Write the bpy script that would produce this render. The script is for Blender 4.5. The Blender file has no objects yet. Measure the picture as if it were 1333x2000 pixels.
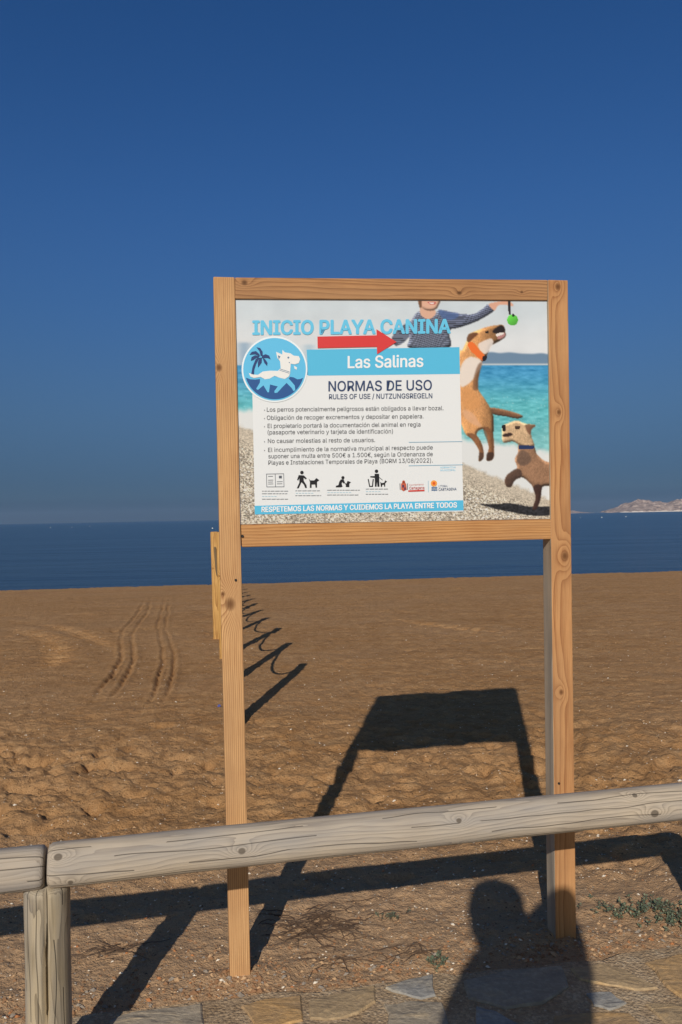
import bpy, bmesh, math, random
import numpy as np
from mathutils import Vector, Matrix
random.seed(7); rng = np.random.default_rng(7)
R = math.radians
sc = bpy.context.scene
COL = sc.collection
# ------------------------------------------------------------------ camera
F_PX, PW, PH = 1532.0, 1333.0, 2000.0
CAM = np.array([0.0, 0.0, 1.5])
CM = np.array((Matrix.Rotation(math.pi/2 + R(0.39), 3, 'X') @ Matrix.Rotation(R(-1.1), 3, 'Z')))
cd = bpy.data.cameras.new('camera'); cam = bpy.data.objects.new('view_camera', cd); COL.objects.link(cam)
cd.sensor_fit = 'VERTICAL'; cd.sensor_height = 23.5; cd.lens = 18.0
cd.clip_start = 0.02; cd.clip_end = 60000
cam.matrix_world = Matrix.Translation(CAM) @ Matrix(CM.tolist()).to_4x4()
sc.camera = cam
# ------------------------------------------------------------------ light
SUN_EL, SUN_AZ = R(29.4), R(9.6)          # shadows run forward and 9.6 degrees to the right
world = bpy.data.worlds.new('World'); sc.world = world; world.use_nodes = True
wn = world.node_tree.nodes; wl = world.node_tree.links; wn.clear()
sky = wn.new('ShaderNodeTexSky'); sky.sky_type = 'NISHITA'; sky.sun_disc = False
sky.sun_elevation = SUN_EL; sky.sun_rotation = math.pi + SUN_AZ
sky.altitude = 1500; sky.air_density = 1.0; sky.dust_density = 0.2; sky.ozone_density = 4.0
bg = wn.new('ShaderNodeBackground'); bg.inputs['Strength'].default_value = 0.1
# clear winter air over a hazy sea: deeper blue aloft, dull towards the horizon, by elevation only
tcw = wn.new('ShaderNodeTexCoord'); spw = wn.new('ShaderNodeSeparateXYZ'); wl.new(tcw.outputs['Generated'], spw.inputs[0])
crw = wn.new('ShaderNodeValToRGB'); wl.new(spw.outputs[2], crw.inputs[0]); crw.color_ramp.interpolation = 'B_SPLINE'
SKY_STOPS = [(0.0, (0.033, 0.064, 0.145)), (0.03, (0.046, 0.092, 0.185)), (0.136, (0.235, 0.30, 0.355)), (0.25, (0.27, 0.43, 0.57)), (0.37, (0.285, 0.51, 0.725)), (0.54, (0.22, 0.50, 0.765))]
while len(crw.color_ramp.elements) < len(SKY_STOPS): crw.color_ramp.elements.new(0.5)
for e_, (p_, c_) in zip(crw.color_ramp.elements, SKY_STOPS): e_.position = p_; e_.color = c_ + (1.0,)
mxw = wn.new('ShaderNodeMix'); mxw.data_type = 'RGBA'; mxw.blend_type = 'MULTIPLY'; mxw.inputs[0].default_value = 1.0
# the hazy sky whitens towards the sun
dtw = wn.new('ShaderNodeVectorMath'); dtw.operation = 'DOT_PRODUCT'; wl.new(tcw.outputs['Generated'], dtw.inputs[0])
dtw.inputs[1].default_value = (-math.sin(SUN_AZ)*math.cos(SUN_EL), -math.cos(SUN_AZ)*math.cos(SUN_EL), math.sin(SUN_EL))
mrw = wn.new('ShaderNodeMapRange'); mrw.interpolation_type = 'SMOOTHSTEP'; wl.new(dtw.outputs['Value'], mrw.inputs[0])
mrw.inputs[1].default_value = -0.1; mrw.inputs[2].default_value = 1.0
miw = wn.new('ShaderNodeMix'); miw.data_type = 'RGBA'; wl.new(mrw.outputs[0], miw.inputs[0]); wl.new(crw.outputs[0], miw.inputs[6]); miw.inputs[7].default_value = (0.80, 0.66, 0.52, 1)
wl.new(sky.outputs[0], mxw.inputs[6]); wl.new(miw.outputs[2], mxw.inputs[7])
wo = wn.new('ShaderNodeOutputWorld')
wl.new(mxw.outputs[2], bg.inputs[0]); wl.new(bg.outputs[0], wo.inputs[0])
sl = bpy.data.lights.new('sun', 'SUN'); sl.energy = 3.5; sl.angle = R(0.53); sl.color = (1.0, 0.93, 0.83)
so = bpy.data.objects.new('sun', sl); COL.objects.link(so); so.location = (-5, -20, 15)
sd = Vector((math.sin(SUN_AZ)*math.cos(SUN_EL), math.cos(SUN_AZ)*math.cos(SUN_EL), -math.sin(SUN_EL)))
so.rotation_euler = sd.to_track_quat('-Z', 'Y').to_euler()
sc.view_settings.view_transform = 'Standard'; sc.view_settings.look = 'None'
sc.view_settings.exposure = 0.0; sc.view_settings.gamma = 1.0; sc.view_settings.use_curve_mapping = False
# ------------------------------------------------------------------ helpers
def ray(x, y): return CM @ np.array([(x - PW/2)/F_PX, -(y - PH/2)/F_PX, -1.0])
SEA_Z = -0.6
def base_z(y, x=0.0):                       # level by the path, then falling to the sea; the shore runs slightly askew
    t = np.clip((np.asarray(y, float) - 0.11*np.asarray(x, float) - 7.0)/19.0, 0, None)
    return -0.6*(t*t*(1.6 - 0.6*np.minimum(t, 1.3)))
def gpt(x, y, z=None):
    """photo pixel -> point on the ground"""
    d = ray(x, y); zz = 0.0 if z is None else z
    for _ in range(12):
        p = CAM + d*((zz - CAM[2])/d[2])
        if z is not None: return p
        zz = float(base_z(p[1], p[0]))
    return p
def s2l(c):
    c = np.asarray(c, float)/255.0
    return np.where(c <= 0.04045, c/12.92, ((c + 0.055)/1.055)**2.4)
def col(r, g, b): return tuple(float(v) for v in s2l((r, g, b))) + (1.0,)
def hash2(ix, iy, seed):
    h = (ix.astype(np.int64)*374761393 + iy.astype(np.int64)*668265263 + seed*974634773) & 0xffffffff
    h = ((h ^ (h >> 13))*1274126177) & 0xffffffff
    return ((h ^ (h >> 16)) & 0xffff)/65535.0
def vnoise(x, y, seed=0):
    x = np.asarray(x, float); y = np.asarray(y, float)
    ix = np.floor(x); iy = np.floor(y); fx = x - ix; fy = y - iy
    fx = fx*fx*(3 - 2*fx); fy = fy*fy*(3 - 2*fy)
    a = hash2(ix, iy, seed); b = hash2(ix+1, iy, seed); c = hash2(ix, iy+1, seed); d = hash2(ix+1, iy+1, seed)
    return (a*(1-fx) + b*fx)*(1-fy) + (c*(1-fx) + d*fx)*fy - 0.5
def fbm(x, y, seed=0, oct=4, gain=0.5):
    v = 0; a = 1.0
    for k in range(oct):
        v = v + a*vnoise(x*2**k + 17.3*k, y*2**k - 9.1*k, seed + k); a *= gain
    return v
def mesh(name, verts, faces, mat=None, parent=None, smooth=False):
    me = bpy.data.meshes.new(name); me.from_pydata([tuple(v) for v in verts], [], faces)
    o = bpy.data.objects.new(name, me); COL.objects.link(o)
    if mat: me.materials.append(mat)
    if parent: o.parent = parent
    if smooth: me.polygons.foreach_set('use_smooth', [True]*len(me.polygons))
    me.update(); return o
def bm_obj(name, bm, mat=None, parent=None, smooth=False):
    me = bpy.data.meshes.new(name); bm.to_mesh(me); bm.free()
    o = bpy.data.objects.new(name, me); COL.objects.link(o)
    if mat: me.materials.append(mat)
    if parent: o.parent = parent
    if smooth: me.polygons.foreach_set('use_smooth', [True]*len(me.polygons))
    return o
def empty(name, loc=(0, 0, 0)):
    o = bpy.data.objects.new(name, None); COL.objects.link(o); o.location = loc; o.empty_display_size = 0.1; return o
def tag(o, label=None, cat=None, group=None, kind=None):
    for k, v in (('label', label), ('category', cat), ('group', group), ('kind', kind)):
        if v: o[k] = v
    return o
class NT:
    def __init__(s, name):
        s.m = bpy.data.materials.new(name); s.m.use_nodes = True; s.t = s.m.node_tree; s.t.nodes.clear()
        s.out = s.n('ShaderNodeOutputMaterial'); s.b = s.n('ShaderNodeBsdfPrincipled')
        s.l(s.b.outputs[0], s.out.inputs[0])
    def n(s, typ, **kw):
        nd = s.t.nodes.new(typ)
        for k, v in kw.items(): setattr(nd, k, v)
        return nd
    def l(s, a, b): s.t.links.new(a, b)
    def put(s, sock, v):
        if hasattr(v, 'is_output'): s.l(v, sock)
        else: sock.default_value = v
    def math(s, op, a, b=0.0, c=0.0, clamp=False):
        nd = s.n('ShaderNodeMath', operation=op, use_clamp=clamp)
        s.put(nd.inputs[0], a); s.put(nd.inputs[1], b); s.put(nd.inputs[2], c); return nd.outputs[0]
    def noise(s, vec, scale, detail=4, rough=0.55, dist=0.0):
        nd = s.n('ShaderNodeTexNoise'); s.l(vec, nd.inputs['Vector'])
        nd.inputs['Scale'].default_value = scale; nd.inputs['Detail'].default_value = detail
        nd.inputs['Roughness'].default_value = rough; nd.inputs['Distortion'].default_value = dist; return nd.outputs['Fac']
    def coord(s, scale=(1, 1, 1), kind='Object', loc=(0, 0, 0)):
        tc = s.n('ShaderNodeTexCoord'); mp = s.n('ShaderNodeMapping'); s.l(tc.outputs[kind], mp.inputs['Vector'])
        mp.inputs['Scale'].default_value = scale; mp.inputs['Location'].default_value = loc; return mp.outputs[0]
    def ramp(s, fac, stops):
        nd = s.n('ShaderNodeValToRGB'); s.l(fac, nd.inputs[0]); cr = nd.color_ramp
        while len(cr.elements) < len(stops): cr.elements.new(0.5)
        for e, (p, c) in zip(cr.elements, stops): e.position = p; e.color = c
        return nd.outputs[0]
    def mix(s, fac, a, b, mode='MIX'):
        nd = s.n('ShaderNodeMix', data_type='RGBA', blend_type=mode)
        s.put(nd.inputs[0], fac); s.put(nd.inputs[6], a); s.put(nd.inputs[7], b); return nd.outputs[2]
    def bump(s, h, strength=0.5, dist=0.01):
        nd = s.n('ShaderNodeBump'); s.l(h, nd.inputs['Height']); nd.inputs['Strength'].default_value = strength
        nd.inputs['Distance'].default_value = dist; s.l(nd.outputs[0], s.b.inputs['Normal'])
    def set(s, **kw):
        for k, v in kw.items(): s.put(s.b.inputs[k.replace('_', ' ')], v)
        return s.m
def plain(name, c, rough=0.6, spec=0.3):
    t = NT(name); return t.set(Base_Color=c, Roughness=rough, **{'Specular_IOR_Level': spec})
def wood(name, axis, light, dark, pith, freq, knots=(), grey=None, crack=0.0, wob=1.0, cracks=((-2.95, 0.0), (2.72, 4.0), (-2.5, 9.0), (2.2, 2.0))):
    """growth rings round a pith line along axis; knots = (position along the axis, across1, across2, radius)"""
    t = NT(name); tc = t.n('ShaderNodeTexCoord'); sp = t.n('ShaderNodeSeparateXYZ'); t.l(tc.outputs['Object'], sp.inputs[0])
    ix = {'X': 0, 'Z': 2}[axis]; o1, o2 = [i for i in range(3) if i != ix]
    L, a, b = sp.outputs[ix], sp.outputs[o1], sp.outputs[o2]
    sc3 = [9.0, 9.0, 9.0]; sc3[ix] = 1.3
    st = t.coord(tuple(sc3)); n1 = t.noise(st, 1.0, 3, 0.5)
    sc4 = [300.0]*3; sc4[ix] = 8.0
    fine = t.noise(t.coord(tuple(sc4)), 1.0, 3, 0.6)
    da = t.math('SUBTRACT', a, pith[0]); db = t.math('SUBTRACT', b, pith[1])
    r = t.math('SQRT', t.math('ADD', t.math('MULTIPLY', da, da), t.math('MULTIPLY', db, db)))
    r = t.math('ADD', r, t.math('MULTIPLY', n1, 0.022*wob))
    kn = None
    for (kl, ka, kb, kr) in knots:
        dl = t.math('DIVIDE', t.math('SUBTRACT', L, kl), kr*1.25); d1 = t.math('DIVIDE', t.math('SUBTRACT', a, ka), kr); d2 = t.math('DIVIDE', t.math('SUBTRACT', b, kb), kr)
        dd = t.math('ADD', t.math('MULTIPLY', d1, d1), t.math('MULTIPLY', d2, d2)); lng = t.math('MULTIPLY', dl, dl)
        near = t.math('ADD', dd, lng); far = t.math('ADD', t.math('MULTIPLY', dd, 0.35), t.math('MULTIPLY', lng, 0.16))
        g = t.math('EXPONENT', t.math('MULTIPLY', far, -1.0))
        r = t.math('ADD', r, t.math('MULTIPLY', g, kr*1.6))
        k1 = t.math('SUBTRACT', 1.25, t.math('ADD', near, t.math('MULTIPLY', n1, 0.5)), clamp=True)
        kn = k1 if kn is None else t.math('MAXIMUM', kn, k1)
    ph = t.math('MULTIPLY', r, freq)
    saw = t.math('FRACT', ph)
    ring = t.math('POWER', saw, 2.2)
    f = t.math('ADD', t.math('MULTIPLY', ring, 0.85), t.math('MULTIPLY', t.math('SUBTRACT', fine, 0.5), 1.3), clamp=True)
    c = t.mix(f, light, dark)
    big = t.noise(t.coord((5, 5, 5), loc=(3, 1, 2)), 1.0, 3, 0.5)
    c = t.mix(t.math('MULTIPLY', t.math('SUBTRACT', big, 0.42), 2.2, clamp=True), c, t.mix(0.45, c, dark))
    if grey:
        c = t.mix(t.math('MULTIPLY', t.math('SUBTRACT', t.noise(st, 1.7, 4, 0.6), 0.36), 2.4, clamp=True), c, t.mix(0.7, c, grey))
    h = t.math('SUBTRACT', t.math('MULTIPLY', fine, 0.5), t.math('MULTIPLY', ring, 0.35))
    if kn is not None:
        if crack: kn = t.math('MULTIPLY', t.math('SUBTRACT', kn, 0.2), 3.0, clamp=True)
        c = t.mix(t.math('MULTIPLY', kn, 0.85), c, tuple(v*0.42 for v in dark[:3]) + (1,))
    if crack:
        ang = t.math('ARCTAN2', b, a)
        for a0, ph0 in cracks:
            wv = t.noise(t.coord((2.2, 2.2, 2.2), loc=(ph0, 0, ph0)), 1.0, 2, 0.5)
            dev = t.math('ABSOLUTE', t.math('SUBTRACT', t.math('ADD', ang, t.math('MULTIPLY', wv, 0.9)), a0 + 0.45))
            on = t.math('GREATER_THAN', t.noise(t.coord((1.6, 1.6, 1.6), loc=(0, ph0, 5)), 1.0, 1, 0.5), 0.44)
            ck = t.math('MULTIPLY', t.math('SUBTRACT', 1.0, t.math('DIVIDE', dev, 0.03*crack), clamp=True), on)
            c = t.mix(t.math('MULTIPLY', ck, 0.85), c, (0.03, 0.025, 0.02, 1)); h = t.math('SUBTRACT', h, t.math('MULTIPLY', ck, 2.5))
    t.bump(h, 0.5, 0.0015)
    return t.set(Base_Color=c, Roughness=0.72, Specular_IOR_Level=0.25)
# ------------------------------------------------------------------ the setting: sand
def seg_dist(X, Y, pts):
    """distance to a polyline, and arc length along it"""
    best = np.full(X.shape, 1e9); arc = np.zeros(X.shape); s0 = 0.0
    for (ax, ay), (bx, by) in zip(pts[:-1], pts[1:]):
        dx, dy = bx-ax, by-ay; ln = math.hypot(dx, dy)
        t = np.clip(((X-ax)*dx + (Y-ay)*dy)/(ln*ln), 0, 1)
        d = np.hypot(X-ax-t*dx, Y-ay-t*dy); m = d < best
        best = np.where(m, d, best); arc = np.where(m, s0 + t*ln, arc); s0 += ln
    return best, arc
def smooth_line(pts, n=6):
    P = [np.array(p, float) for p in pts]; P = [2*P[0]-P[1]] + P + [2*P[-1]-P[-2]]; out = []
    for i in range(1, len(P)-2):
        for k in range(n):
            t = k/n; a, b, c, d = P[i-1], P[i], P[i+1], P[i+2]
            out.append(0.5*((2*b) + (c-a)*t + (2*a-5*b+4*c-d)*t*t + (3*b-a-3*c+d)*t**3))
    out.append(P[-2]); return out
tracks_px = [
    ([(290, 1165), (282, 1190), (265, 1215), (250, 1235), (248, 1262), (250, 1285), (236, 1315), (215, 1345), (190, 1385)], 0.045, 0.075),
    ([(327, 1165), (322, 1195), (316, 1225), (326, 1260), (330, 1290), (322, 1330), (310, 1365), (288, 1400)], 0.04, 0.055),
    ([(-30, 1213), (40, 1216), (110, 1226), (170, 1245), (215, 1262), (235, 1285)], 0.12, 0.0),
    ([(-30, 1226), (30, 1232), (75, 1244), (105, 1262), (110, 1285), (85, 1305), (40, 1322)], 0.14, 0.0),
    ([(700, 1195), (760, 1207), (820, 1218), (900, 1228), (1000, 1236), (1080, 1243)], 0.12, 0.0)]
tracks = []
for px, w, gap in tracks_px:
    g = [gpt(*p)[:2] for p in px]; tracks.append((smooth_line(g, 4), w, gap))
edge_px = [(-420, 2058), (-150, 2022), (0, 2003), (131, 1990), (195, 1979), (262, 1975), (330, 1966), (397, 1956), (440, 1951), (534, 1941), (620, 1939), (690, 1929), (740, 1919),
           (766, 1918), (826, 1904), (864, 1900), (890, 1907), (956, 1896), (1040, 1886), (1126, 1877), (1179, 1875), (1215, 1861), (1333, 1848), (1480, 1826), (1800, 1790)]
PATH_Z = 0.022
edge = [gpt(x, y, PATH_Z)[:2] for x, y in edge_px]
edge = [(-9.0, 0.9)] + [tuple(p) for p in edge] + [(9.0, 4.2)]
ex = np.array([p[0] for p in edge]); ey = np.array([p[1] for p in edge])
def s_len(pts): return sum(math.hypot(b[0]-a[0], b[1]-a[1]) for a, b in zip(pts[:-1], pts[1:]))
def sand_h(X, Y):
    z = base_z(Y, np.clip(X, -20, 20))
    wx = X + 0.25*fbm(X*0.8, Y*0.8, 3, 2); wy = Y + 0.25*fbm(X*0.8, Y*0.8, 5, 2)
    tramp = np.exp(-((Y-4.5)/1.25)**2)*(0.75 + 0.9*np.clip(fbm(X*0.35, Y*0.5, 9, 2)+0.2, 0, 1))
    lump = fbm(wx*3.2, wy*5.5, 11, 4, 0.55)
    rid = 1 - np.abs(fbm(wx*2.6, wy*6.5, 21, 3, 0.5))*3.2
    z = z + lump*(0.009 + 0.020*tramp) + 0.012*tramp*rid
    pits = np.clip(fbm(wx*5.5, wy*7.5, 77, 3) - 0.24, 0, 1)
    z = z - pits*0.20*np.clip(tramp, 0, 1.3)
    crumb = fbm(wx*11, wy*15, 87, 3, 0.6); z = z + np.sign(crumb)*np.abs(crumb)**0.8*(0.005 + 0.023*np.clip(tramp, 0, 1.2))
    scuff = np.clip(fbm(X*1.1, Y*1.6, 97, 2) - 0.05, 0, 1)*np.clip((Y-5.0)/1.5, 0, 1); z = z + scuff*0.055*fbm(wx*6, wy*8, 99, 3, 0.6)
    z = z + 0.010*fbm(X*0.5, Y*0.7, 31, 3) + 0.007*fbm(X*14, Y*16, 41, 3, 0.6)
    nearz = np.clip((3.7-Y)/1.0, 0, 1)
    z = z + nearz*(0.010*fbm(X*7, Y*9, 51, 4, 0.6))
    farz = np.clip((Y-6.0)/3.0, 0, 1)
    z = z + farz*0.012*fbm(X*1.2, Y*3.0, 61, 3)
    for pts, w, gap in tracks:
        m = (np.abs(X - np.mean([p[0] for p in pts])) < 7) & (Y > 4.0) & (Y < 22)
        if not m.any(): continue
        d, arc = seg_dist(X[m], Y[m], pts); dz = np.zeros(d.shape)
        tread = 0.5 + 0.5*np.sin(arc*2*math.pi/0.24)
        brk = np.clip(0.62 + 1.1*vnoise(arc*0.8, arc*0 + 3.0 + w*50, 5), 0.18, 1.1)*np.clip(arc/1.5, 0, 1)*np.clip((s_len(pts)-arc)/1.0, 0, 1); d = d + 0.03*fbm(X[m]*3, Y[m]*1.8, 15, 3)
        offs = (gap, -gap) if gap else (0.0,)
        if gap:
            for s_ in (1,):
                dd = np.abs(d - gap); dz = dz - 0.038*np.exp(-(dd/(w*0.45))**2)*(0.5 + 0.5*tread)*brk + 0.012*np.exp(-((dd-w)/(w*0.6))**2)*brk
        else:
            dz = dz - 0.070*np.exp(-(d/w)**2)*tread*brk + 0.007*np.exp(-((d-2.0*w)/w)**2)*brk
        z = z.copy(); z[m] = z[m] + dz
    # scuffed mounds round the feet of the sign
    for (fx, fy) in ((-0.36, 2.57), (0.76, 2.76)):
        d2 = (X-fx)**2 + (Y-fy)**2
        z = z + 0.007*np.exp(-d2/0.016)*(0.7 + 1.2*fbm(X*30, Y*30, 71, 2))
    pe = np.interp(X, ex, ey)
    z = np.where(Y < pe + 0.30, np.minimum(z, -0.006 + np.clip(Y - pe - 0.035, 0, 1)*0.16), z)
    z = np.where(Y < pe + 0.03, np.minimum(z, 0.004) - np.clip((pe + 0.01 - Y)/0.08, 0, 1)*0.05, z)
    return z
nr, nc = 820, 720
tt = np.linspace(0, 1, nr); dep = 1.3*(31.0/1.3)**tt
s_in = np.linspace(-0.62, 0.62, nc - 60); s_out = 0.62 + (np.linspace(0, 1, 31)[1:]**2)*6.0
ss = np.concatenate([-s_out[::-1], s_in, s_out])
Yg, Sg = np.meshgrid(dep, ss, indexing='ij'); Xg = Sg*(Yg + 0.25)
Zg = sand_h(Xg.ravel(), Yg.ravel()).reshape(Xg.shape)
V = np.stack([Xg, Yg, Zg], -1).reshape(-1, 3)
def sand_at(x, y):
    r_ = min(max(math.log(max(y, 1.3)/1.3)/math.log(31.0/1.3)*(nr-1), 0), nr-1.001); i = int(r_); fr = r_-i
    c_ = float(np.interp(x/(y + 0.25), ss, np.arange(len(ss)))); j = min(int(c_), len(ss)-2); fc = c_-j
    return float((Zg[i, j]*(1-fc) + Zg[i, j+1]*fc)*(1-fr) + (Zg[i+1, j]*(1-fc) + Zg[i+1, j+1]*fc)*fr)
ii = (np.arange(nr-1)[:, None]*len(ss) + np.arange(len(ss)-1)[None]).ravel()
Q = np.stack([ii, ii+1, ii+1+len(ss), ii+len(ss)], -1)
def np_mesh(name, V, Q, mat, smooth=True, colors=None):
    me = bpy.data.meshes.new(name); n = Q.shape[1]
    me.vertices.add(len(V)); me.vertices.foreach_set('co', V.astype(np.float32).ravel())
    me.loops.add(Q.size); me.loops.foreach_set('vertex_index', Q.astype(np.int32).ravel())
    me.polygons.add(len(Q)); me.polygons.foreach_set('loop_start', (np.arange(len(Q))*n).astype(np.int32))
    me.polygons.foreach_set('use_smooth', np.full(len(Q), smooth))
    if colors is not None:
        a = me.color_attributes.new('print', 'FLOAT_COLOR', 'POINT'); a.data.foreach_set('color', colors.astype(np.float32).ravel())
    me.update(calc_edges=True); me.validate()
    o = bpy.data.objects.new(name, me); COL.objects.link(o); me.materials.append(mat); return o
def sand_material():
    t = NT('sand_brown'); ob = t.coord()
    big = t.noise(ob, 0.55, 4, 0.6); mid = t.noise(ob, 6.0, 5, 0.65); grain = t.noise(ob, 190.0, 3, 0.7); gr2 = t.noise(ob, 60.0, 3, 0.7)
    c = t.ramp(mid, [(0.28, col(184, 138, 90)), (0.5, col(206, 159, 109)), (0.72, col(218, 174, 124))])
    c = t.mix(t.math('MULTIPLY', t.math('SUBTRACT', big, 0.45), 3.0, clamp=True), c, t.mix(0.5, c, col(214, 176, 136)))
    c = t.mix(t.math('MULTIPLY', t.math('SUBTRACT', grain, 0.40), 2.6, clamp=True), t.mix(0.40, c, col(110, 76, 46)), c)
    c = t.mix(t.math('MULTIPLY', t.math('SUBTRACT', gr2, 0.66), 9.0, clamp=True), c, col(214, 186, 154))
    mott = t.noise(t.coord((1, 1.6, 1)), 15.0, 4, 0.7); damp = t.noise(t.coord((0.5, 1.3, 1), loc=(4, 2, 0)), 1.1, 4, 0.65)
    c = t.mix(t.math('MULTIPLY', t.math('SUBTRACT', mott, 0.5), 4.5, clamp=True), c, t.mix(0.42, c, col(112, 78, 48)))  # shade among small sand lumps, put into the colour as noise
    c = t.mix(t.math('MULTIPLY', t.math('SUBTRACT', mott, 0.44), -5.0, clamp=True), c, t.mix(0.30, c, col(236, 200, 156)))  # bright half of that painted lump shading
    c = t.mix(t.math('MULTIPLY', t.math('SUBTRACT', damp, 0.5), 4.0, clamp=True), c, t.mix(0.30, c, col(130, 92, 58)))
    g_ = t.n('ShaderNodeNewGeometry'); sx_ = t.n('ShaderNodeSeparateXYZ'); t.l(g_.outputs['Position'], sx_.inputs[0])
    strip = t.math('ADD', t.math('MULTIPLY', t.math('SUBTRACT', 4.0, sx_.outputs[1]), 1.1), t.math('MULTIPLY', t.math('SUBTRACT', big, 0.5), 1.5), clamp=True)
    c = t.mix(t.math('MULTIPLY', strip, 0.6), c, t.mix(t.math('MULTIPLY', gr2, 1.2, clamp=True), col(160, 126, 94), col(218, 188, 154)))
    # crushed shell
    vo = t.n('ShaderNodeTexVoronoi'); t.l(ob, vo.inputs['Vector']); vo.inputs['Scale'].default_value = 75.0
    rnd = t.n('ShaderNodeSeparateColor'); t.l(vo.outputs['Color'], rnd.inputs[0])
    sp = t.math('MULTIPLY', t.math('LESS_THAN', vo.outputs['Distance'], 0.30), t.math('GREATER_THAN', rnd.outputs[0], 0.985))
    c = t.mix(sp, c, col(225, 205, 180))
    sp2 = t.math('MULTIPLY', t.math('LESS_THAN', vo.outputs['Distance'], 0.36), t.math('GREATER_THAN', rnd.outputs[1], 0.965))
    c = t.mix(t.math('MULTIPLY', sp2, 0.7), c, col(60, 45, 36))
    h = t.math('ADD', t.math('MULTIPLY', grain, 0.6), t.math('ADD', t.math('MULTIPLY', gr2, 1.2), t.math('MULTIPLY', t.noise(ob, 24.0, 5, 0.7), 2.6)))
    t.bump(h, 1.0, 0.010)
    return t.set(Base_Color=c, Roughness=0.95, Specular_IOR_Level=0.1)
SAND = sand_material()
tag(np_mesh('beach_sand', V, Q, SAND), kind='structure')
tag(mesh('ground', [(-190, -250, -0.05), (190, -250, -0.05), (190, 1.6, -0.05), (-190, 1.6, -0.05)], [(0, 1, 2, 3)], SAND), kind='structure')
# ------------------------------------------------------------------ the setting: sea
def sea_material():
    t = NT('sea_water'); g = t.n('ShaderNodeNewGeometry')
    mp = t.n('ShaderNodeMapping'); t.l(g.outputs['Position'], mp.inputs[0]); mp.inputs['Scale'].default_value = (0.35, 1.3, 1)
    mp2 = t.n('ShaderNodeMapping'); t.l(g.outputs['Position'], mp2.inputs[0]); mp2.inputs['Scale'].default_value = (0.03, 0.11, 1)
    a = t.noise(mp.outputs[0], 1.0, 4, 0.6); b = t.noise(mp2.outputs[0], 1.0, 3, 0.5); c3 = t.noise(mp.outputs[0], 5.0, 3, 0.6)
    h = t.math('ADD', t.math('MULTIPLY', a, 0.12), t.math('ADD', t.math('MULTIPLY', b, 1.1), t.math('MULTIPLY', c3, 0.03)))
    t.bump(h, 0.85, 1.0)
    return t.set(Base_Color=col(40, 56, 72), Roughness=0.2, IOR=1.333, Specular_IOR_Level=0.5)
tag(mesh('sea', [(-7000, 22, SEA_Z), (7000, 22, SEA_Z), (7000, 7000, SEA_Z), (-7000, 7000, SEA_Z)], [(0, 1, 2, 3)], sea_material()), kind='structure')
# ------------------------------------------------------------------ stone path
def path_material():
    t = NT('gravelly_mortar'); ob = t.coord()
    a = t.noise(ob, 9, 5, 0.65); b = t.noise(ob, 110, 4, 0.7)
    c = t.ramp(a, [(0.3, col(176, 148, 114)), (0.55, col(206, 180, 146)), (0.75, col(218, 200, 172))])
    c = t.mix(t.math('MULTIPLY', t.math('SUBTRACT', b, 0.42), 4, clamp=True), t.mix(0.5, c, col(96, 78, 60)), c)
    vo = t.n('ShaderNodeTexVoronoi'); t.l(ob, vo.inputs['Vector']); vo.inputs['Scale'].default_value = 95
    rnd = t.n('ShaderNodeSeparateColor'); t.l(vo.outputs['Color'], rnd.inputs[0])
    c = t.mix(t.math('MULTIPLY', t.math('LESS_THAN', vo.outputs['Distance'], 0.4), t.math('GREATER_THAN', rnd.outputs[0], 0.9)), c, col(200, 180, 150))
    t.bump(t.math('ADD', t.math('MULTIPLY', a, 2.0), t.math('ADD', b, t.math('MULTIPLY', vo.outputs['Distance'], -0.8))), 0.8, 0.006)
    return t.set(Base_Color=c, Roughness=0.95, Specular_IOR_Level=0.1)
bm = bmesh.new()
fine_edge = []
for (ax, ay), (bx, by) in zip(edge[:-1], edge[1:]):
    n = max(1, int(math.hypot(bx-ax, by-ay)/0.035)) if abs(ax) < 3 else 1
    for k in range(n):
        t_ = k/n; x = ax+(bx-ax)*t_; y = ay+(by-ay)*t_
        fine_edge.append((x, y + (0.008*float(vnoise(np.array([x*14]), np.array([1.0]))[0]) + 0.012*float(vnoise(np.array([x*5]), np.array([4.0]))[0]) if abs(x) < 3 else 0)))
fine_edge.append(edge[-1])
top = [bm.verts.new((x, y, PATH_Z)) for x, y in fine_edge]; low = [bm.verts.new((x, y+0.004, -0.08)) for x, y in fine_edge]
bk = [bm.verts.new((9, -8, PATH_Z)), bm.verts.new((-9, -8, PATH_Z))]
bm.faces.new(bk[::-1][::-1] + top) ; 
for i in range(len(top)-1): bm.faces.new((top[i], top[i+1], low[i+1], low[i]))
bmesh.ops.recalc_face_normals(bm, faces=bm.faces)
path = tag(bm_obj('stone_path', bm, path_material()), kind='structure')
def stone_material(name, c1, c2, c3, seed):
    t = NT(name); ob = t.coord(loc=(seed*3.1, seed*1.7, 0)); st = t.coord((1.2, 3.4, 1), loc=(seed, seed*2, 0))
    a = t.noise(st, 4.5, 6, 0.65, 0.8); b = t.noise(ob, 60, 4, 0.7); d = t.noise(ob, 3.0, 3, 0.5, 0.5)
    c = t.ramp(a, [(0.3, c1), (0.55, c2), (0.72, c3)])
    c = t.mix(t.math('MULTIPLY', t.math('SUBTRACT', d, 0.52), 5, clamp=True), c, t.mix(0.6, c, c3))
    c = t.mix(t.math('MULTIPLY', t.math('SUBTRACT', b, 0.45), 3, clamp=True), t.mix(0.35, c, col(60, 50, 42)), c)
    t.bump(t.math('ADD', t.math('MULTIPLY', a, 3.0), b), 0.7, 0.005)
    return t.set(Base_Color=c, Roughness=0.85, Specular_IOR_Level=0.2)
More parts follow.
